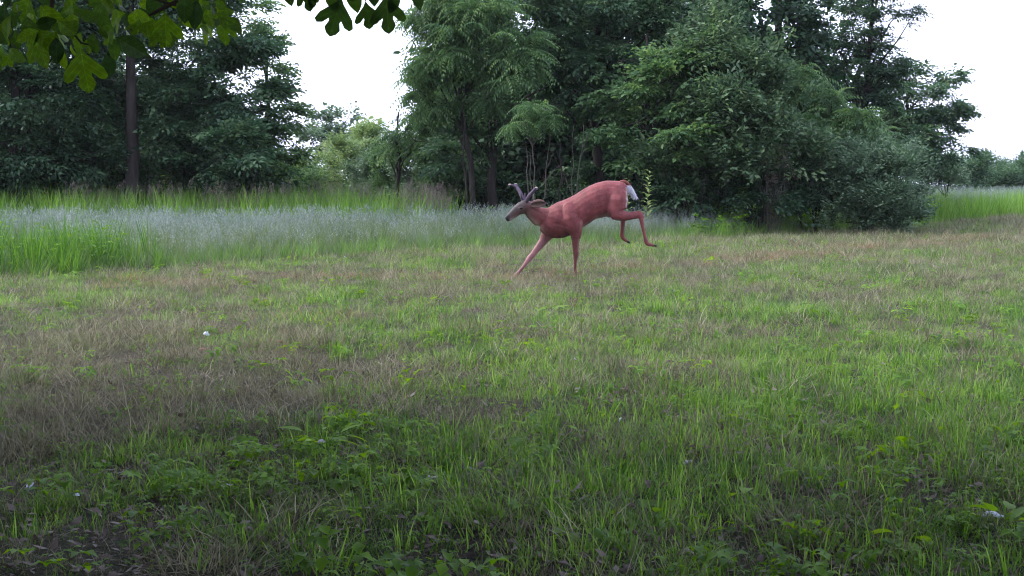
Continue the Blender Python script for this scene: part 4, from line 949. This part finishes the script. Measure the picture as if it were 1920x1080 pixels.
def paint(mask, c):
    global col
    mask = np.clip(mask, 0, 1)[:, None]; col = col*(1-mask)+np.array(c)*mask
wob = vnoise(zx/28, zy/28+yy*20, 3)
paint(.7*sm01(nn[:, 2], -.45, -1.0)*(zx > 620)*(zx < 1100)*(zy > 380)*(zy < 610), (.42, .33, .30))             # belly
paint(sm01(wob, .45, .8)*.35*(zy < 600), (.13, .034, .034))                                                       # coat mottling
paint(sm01(zx, 560, 420)*.55*(zy < 560), (.15, .060, .046))                                                      # neck browner
paint(sm01(zx, 465, 345)*(zy < 500)*.85, (.062, .036, .030))                                                      # face
paint(np.exp(-(((zx-450)/60)**2+((zy-500-(.9*(zx-450)))/22)**2))*.7, (.42, .33, .25))                              # throat
paint(np.exp(-(((zx-262)/62)**2+((zy-458+.35*(zx-262))/17)**2))*.95, (.50, .43, .38))                            # muzzle underside, chin
fx = (zx-330)*.78+(zy-335)*(-.62); fy = (zx-330)*.62+(zy-335)*.78
paint(sm01(fy, 24, 4)*(zx < 350)*(zx > 195)*(zy < 460)*.8, (.045, .036, .036))                                   # dark bridge of the nose
paint(np.exp(-(((zx-318)/17)**2+((zy-369)/11)**2))*(yy < -.05)*.6, (.30, .22, .17))                                # eye ring
paint(sm01(zx, 240, 222)*(zy < 480)*(zy > 400), (.018, .016, .017))                                             # nose
leg = sm01(zy, 560, 640)
paint(leg*.75*(zx > 650)*(zx < 900), (.085, .024, .018)); paint(.6*sm01(zy, 470, 540)*(zx > 450)*(zx < 770)*(zy < 620), (.12, .040, .032)); paint(sm01(zy, 430, 470)*(zx > 1080)*.6, (.19, .062, .045))  # middle one: underside shade of the chest painted into the coat
paint(leg*.8*(zx < 600), (.30, .15, .155))  # far foreleg: its lit, paler look painted into the coat
paint(sm01(np.sin(zx*.02)+0*zx, 2, 3), (0, 0, 0))
paint(np.exp(-((zx-1137)/9)**2)*(zy > 205)*(zy < 380)*.8, (.6, .54, .5))                                          # pale rump edge
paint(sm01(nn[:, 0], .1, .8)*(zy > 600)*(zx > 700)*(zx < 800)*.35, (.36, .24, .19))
paint(np.exp(-(((zx-785)/10)**2+((zy-500)/34)**2))*.4, (.34, .22, .17))                                           # pale fold behind the elbow
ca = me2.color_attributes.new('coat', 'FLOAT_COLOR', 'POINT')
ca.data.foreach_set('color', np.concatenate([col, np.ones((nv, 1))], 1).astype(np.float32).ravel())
m, nt, N, L = newmat('deer_coat')
out = N('ShaderNodeOutputMaterial'); pb = N('ShaderNodeBsdfPrincipled'); L(pb.outputs[0], out.inputs[0])
a_ = N('ShaderNodeAttribute'); a_.attribute_name = 'coat'
tc = N('ShaderNodeTexCoord'); mp = N('ShaderNodeMapping'); mp.inputs['Scale'].default_value = (45, 120, 210); mp.inputs['Rotation'].default_value = (.2, .5, .1); L(tc.outputs['Object'], mp.inputs[0])
nz = N('ShaderNodeTexNoise'); nz.inputs['Scale'].default_value = 1; nz.inputs['Detail'].default_value = 5; L(mp.outputs[0], nz.inputs[0])
mr = N('ShaderNodeMapRange'); mr.inputs[3].default_value = .78; mr.inputs[4].default_value = 1.16; mr.inputs[1].default_value = .3; mr.inputs[2].default_value = .7; L(nz.outputs[0], mr.inputs[0])
mx = N('ShaderNodeMix'); mx.data_type = 'RGBA'; mx.blend_type = 'MULTIPLY'; mx.inputs[0].default_value = 1
nz2 = N('ShaderNodeTexNoise'); nz2.inputs['Scale'].default_value = 9; nz2.inputs['Detail'].default_value = 8; nz2.inputs['Roughness'].default_value = .65; L(tc.outputs['Object'], nz2.inputs[0])
mr2 = N('ShaderNodeMapRange'); mr2.inputs[1].default_value = .32; mr2.inputs[2].default_value = .68; mr2.inputs[3].default_value = .64; mr2.inputs[4].default_value = 1.25; L(nz2.outputs[0], mr2.inputs[0])
mm2 = N('ShaderNodeMath'); mm2.operation = 'MULTIPLY'; L(mr.outputs[0], mm2.inputs[0]); L(mr2.outputs[0], mm2.inputs[1])
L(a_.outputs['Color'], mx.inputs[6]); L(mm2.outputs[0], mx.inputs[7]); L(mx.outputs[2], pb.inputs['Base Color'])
bp = N('ShaderNodeBump'); bp.inputs['Strength'].default_value = .35; bp.inputs['Distance'].default_value = .006; L(nz.outputs[0], bp.inputs['Height']); L(bp.outputs[0], pb.inputs['Normal'])
pb.inputs['Roughness'].default_value = .55; pb.inputs['Specular IOR Level'].default_value = .3; pb.inputs['Sheen Weight'].default_value = .12
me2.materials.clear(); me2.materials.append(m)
M['eye'] = solid('eye', (.006, .005, .005), (.012, .009, .008), 5, .35, bump=0, spec=.25)
M['velvet'] = solid('antler_velvet', (.048, .036, .056), (.11, .085, .115), 60, .9, bump=.3, bd=.003)
M['velvet_tip'] = solid('antler_tip', (.28, .23, .20), (.42, .37, .32), 60, .9, bump=.3, bd=.003)
M['hoof'] = solid('hoof', (.015, .013, .012), (.04, .035, .03), 40, .4, bump=.1)
M['ear'] = solid('ear_fur', (.07, .045, .038), (.14, .085, .07), 80, .8, bump=.3, bd=.003)
M['tail_brown'] = solid('tail_brown_hair', (.14, .045, .035), (.21, .075, .055), 60, .8, (1, 1, .2), .4, .005)
M['tail_white'] = solid('tail_white_hair', (.42, .40, .46), (.72, .70, .76), 60, .8, (1, 1, .2), .4, .005)
def blob_mesh(name, chains, m, vox=.004, it=3, parent=deer, mats=None):
    bv, bt = [], []
    for P_, Rr in chains:
        tube(bv, bt, P_, Rr, 10)
        base = sum(len(v) for v in bv)                       # caps
        n = 10; k0 = base-len(bv[-1])
        bv.append(np.array([tuple(P_[0]), tuple(P_[-1])])); e = k0+(len(P_)-1)*n
        bt.append(np.array([[base, k0+(q+1) % n, k0+q] for q in range(n)]+[[base+1, e+q, e+(q+1) % n] for q in range(n)]))
    o = link(name, mesh_np(name, np.concatenate(bv), np.concatenate(bt)), parent, local=True)
    rm = o.modifiers.new('r', 'REMESH'); rm.mode = 'VOXEL'; rm.voxel_size = vox; rm.use_smooth_shade = True
    s = o.modifiers.new('s', 'SMOOTH'); s.iterations = it
    dg = bpy.context.evaluated_depsgraph_get(); dg.update()
    m2 = bpy.data.meshes.new_from_object(o.evaluated_get(dg)); o.modifiers.clear(); o.data = m2
    m2.materials.clear(); m2.materials.append(m)
    return o
# coat hair lying along the flow of the coat
M['hair'], nt, N, L = newmat('deer_hair')
out = N('ShaderNodeOutputMaterial'); pb = N('ShaderNodeBsdfPrincipled'); L(pb.outputs[0], out.inputs[0])
a_ = N('ShaderNodeAttribute'); a_.attribute_name = 'coat'; L(a_.outputs['Color'], pb.inputs['Base Color'])
pb.inputs['Roughness'].default_value = .6; pb.inputs['Specular IOR Level'].default_value = .25
nh = 42000; pk = rng.integers(0, nv, nh); pp = cv[pk]; pn = nn[pk]
flow = np.stack([np.ones(nh), np.zeros(nh), -.25*np.ones(nh)], 1)
lg = (zy[pk] > 600)[:, None] | ((zx[pk] > 1200) & (zy[pk] > 440))[:, None]
flow = np.where(lg, np.array([.1, 0, -1.]), flow)+rng.normal(0, .22, (nh, 3))
flow -= pn*(flow*pn).sum(1)[:, None]; flow /= np.linalg.norm(flow, axis=1)[:, None]+1e-6
sdv = np.cross(flow, pn)
hl = rng.uniform(.012, .026, nh)*np.where(lg[:, 0], .5, 1)*np.where(zx[pk] < 400, .35, 1)
wv = (.0022*rng.uniform(.6, 1.3, nh))[:, None]
Vh = np.stack([pp-pn*.001-sdv*wv, pp-pn*.001+sdv*wv, pp+flow*hl[:, None]+pn*(hl*.22)[:, None]], 1).reshape(-1, 3)
hme_ = mesh_np('coat_hair', Vh, np.arange(nh*3).reshape(-1, 3), mats=[M['hair']])
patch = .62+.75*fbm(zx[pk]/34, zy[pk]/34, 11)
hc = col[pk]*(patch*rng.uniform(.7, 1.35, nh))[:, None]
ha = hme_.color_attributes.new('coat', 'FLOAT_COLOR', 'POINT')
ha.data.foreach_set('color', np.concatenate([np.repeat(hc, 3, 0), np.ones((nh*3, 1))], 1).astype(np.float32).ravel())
link('coat_hair', hme_, deer, local=True)
# antlers: far one leans forward-left, near one up-right
an = blob_mesh('antler', [([Z_(342, 318, -.03), Z_(330, 285, -.01), Z_(312, 245, .03), Z_(292, 212, .07), Z_(280, 192, .09), Z_(276, 180, .095)], [.028, .026, .024, .023, .021, .014]),
                     ([Z_(290, 212, .07), Z_(265, 198, .075), Z_(244, 190, .08), Z_(232, 188, .08)], [.018, .017, .015, .012]),
                     ([Z_(338, 308, -.03), Z_(322, 285, -.05), Z_(320, 262, -.06), Z_(324, 250, -.06)], [.014, .012, .010, .007])], M['velvet'])
an2 = blob_mesh('antler', [([Z_(362, 318, -.09), Z_(372, 292, -.12), Z_(390, 265, -.15), Z_(412, 240, -.17), Z_(430, 220, -.18), Z_(438, 210, -.18)], [.028, .027, .025, .023, .022, .015]),
                     ([Z_(364, 305, -.09), Z_(352, 285, -.11), Z_(350, 262, -.12), Z_(352, 250, -.12)], [.015, .013, .011, .008]),
                     ([Z_(425, 226, -.175), Z_(440, 228, -.19), Z_(446, 222, -.195)], [.013, .011, .008])], M['velvet'])
for (p, par, r) in ((Z_(233, 188, .08), an, .0165), (Z_(279, 184, .093), an, .015), (Z_(436, 212, -.18), an2, .0175)):
    bm = bmesh.new(); bmesh.ops.create_icosphere(bm, subdivisions=2, radius=r)
    me = bpy.data.meshes.new('antler_tip'); bm.to_mesh(me); bm.free(); o = link('antler_tip', me, par, M['velvet_tip'], local=True); o.location = p; o.scale = (1.25, 1, .85)
# ears, laid back
def ear(p0, p1, wd, yo):
    p0, p1 = Vector(p0), Vector(p1); d = p1-p0; n = 8; v = []; t = []
    up = Vector((-d.z, 0, d.x)).normalized()
    for k in range(n+1):
        f = k/n; wv = wd*(sin(pi*(f*.86+.1))**.75)*(1 if k < n else .12); c = p0+d*f
        for q in range(7):
            a = (q/6-.5)*2.3; v.append(tuple(c+up*sin(a)*wv+Vector((0, yo*(1-cos(a))*wv*1.1, 0))))
    for k in range(n):
        for q in range(6): A = k*7+q; t += [[A, A+1, A+8], [A, A+8, A+7]]
    o = link('ear', mesh_np('ear', v, t, smooth=True, mats=[M['ear']]), deer, local=True)
    s = o.modifiers.new('thickness', 'SOLIDIFY'); s.thickness = .007; s.offset = 0
ear(Z_(398, 345, -.115), Z_(516, 330, -.15), .044, -1)
ear(Z_(392, 338, -.0), Z_(500, 316, .07), .042, 1)
# eye
for y in (-.135, .0):
    bm = bmesh.new(); bmesh.ops.create_icosphere(bm, subdivisions=3, radius=.019)
    me = bpy.data.meshes.new('eye'); bm.to_mesh(me); bm.free(); o = link('eye', me, deer, M['eye'], local=True); o.location = Z_(321, 369, y); o.scale = (1.15, .8, .8)
# tail
blob_mesh('tail', [([Z_(1085, 168, 0), Z_(1118, 164, 0), Z_(1146, 176, 0), Z_(1162, 198, 0), Z_(1172, 225, 0), Z_(1176, 245, 0)], [.022, .024, .021, .018, .014, .010])], M['tail_brown'], .006)
blob_mesh('tail_fur', [([Z_(1142, 200, 0), Z_(1152, 225, -.01), Z_(1162, 250, -.01), Z_(1172, 275, -.01)], [.014, .024, .026, .012])], M['tail_white'], .006)
hb = Buf()
for _ in range(900):
    f = U(0, 1); p = Z_(1140+44*f+U(-8, 30), 192+82*f, U(-.045, .03)); a = U(-.5, .9)
    ln_ = U(.03, .065); dx = (.3+.55*U(-.6, 1)); d_ = Vector((dx, U(-.35, .2), -1)).normalized(); s_ = Vector((.0022, .001, 0))
    q = p+d_*ln_*.6; e = p+d_*ln_+Vector((.006, 0, -.004)); hb.add([p-s_, p+s_, q+s_*.8, q-s_*.8, e], [[0, 1, 2], [0, 2, 3], [3, 2, 4]], .5)
link('tail_hair', hb.mesh('tail_hair', [M['tail_white']]), deer, local=True)
# hooves: two toes each
def hoof(p, d, s=1.0):
    r = None
    for k in (-1, 1):
        d_ = Vector(d).normalized(); side = Vector((0, 1, 0))*.0115*k*s
        P_ = [Vector(p)+side-d_*.008, Vector(p)+side+d_*.018*s, Vector(p)+side*1.15+d_*.038*s]
        yield (P_, [.014*s, .0145*s, .005*s])
for (zx_, zy_, y, d, lb) in ((748, 898, -.108, (-.35, 0, -.9), 0), (254, 916, .08, (-.7, 0, -.6), 0), (1348, 655, -.12, (1, 0, -.25), 1), (1157, 631, .11, (.75, 0, -.6), 1)):
    blob_mesh('hoof', list(hoof(Z_(zx_, zy_, y), d)), M['hoof'], .004, 1)
print('crown tris', NT[0], 'deer verts', nv)
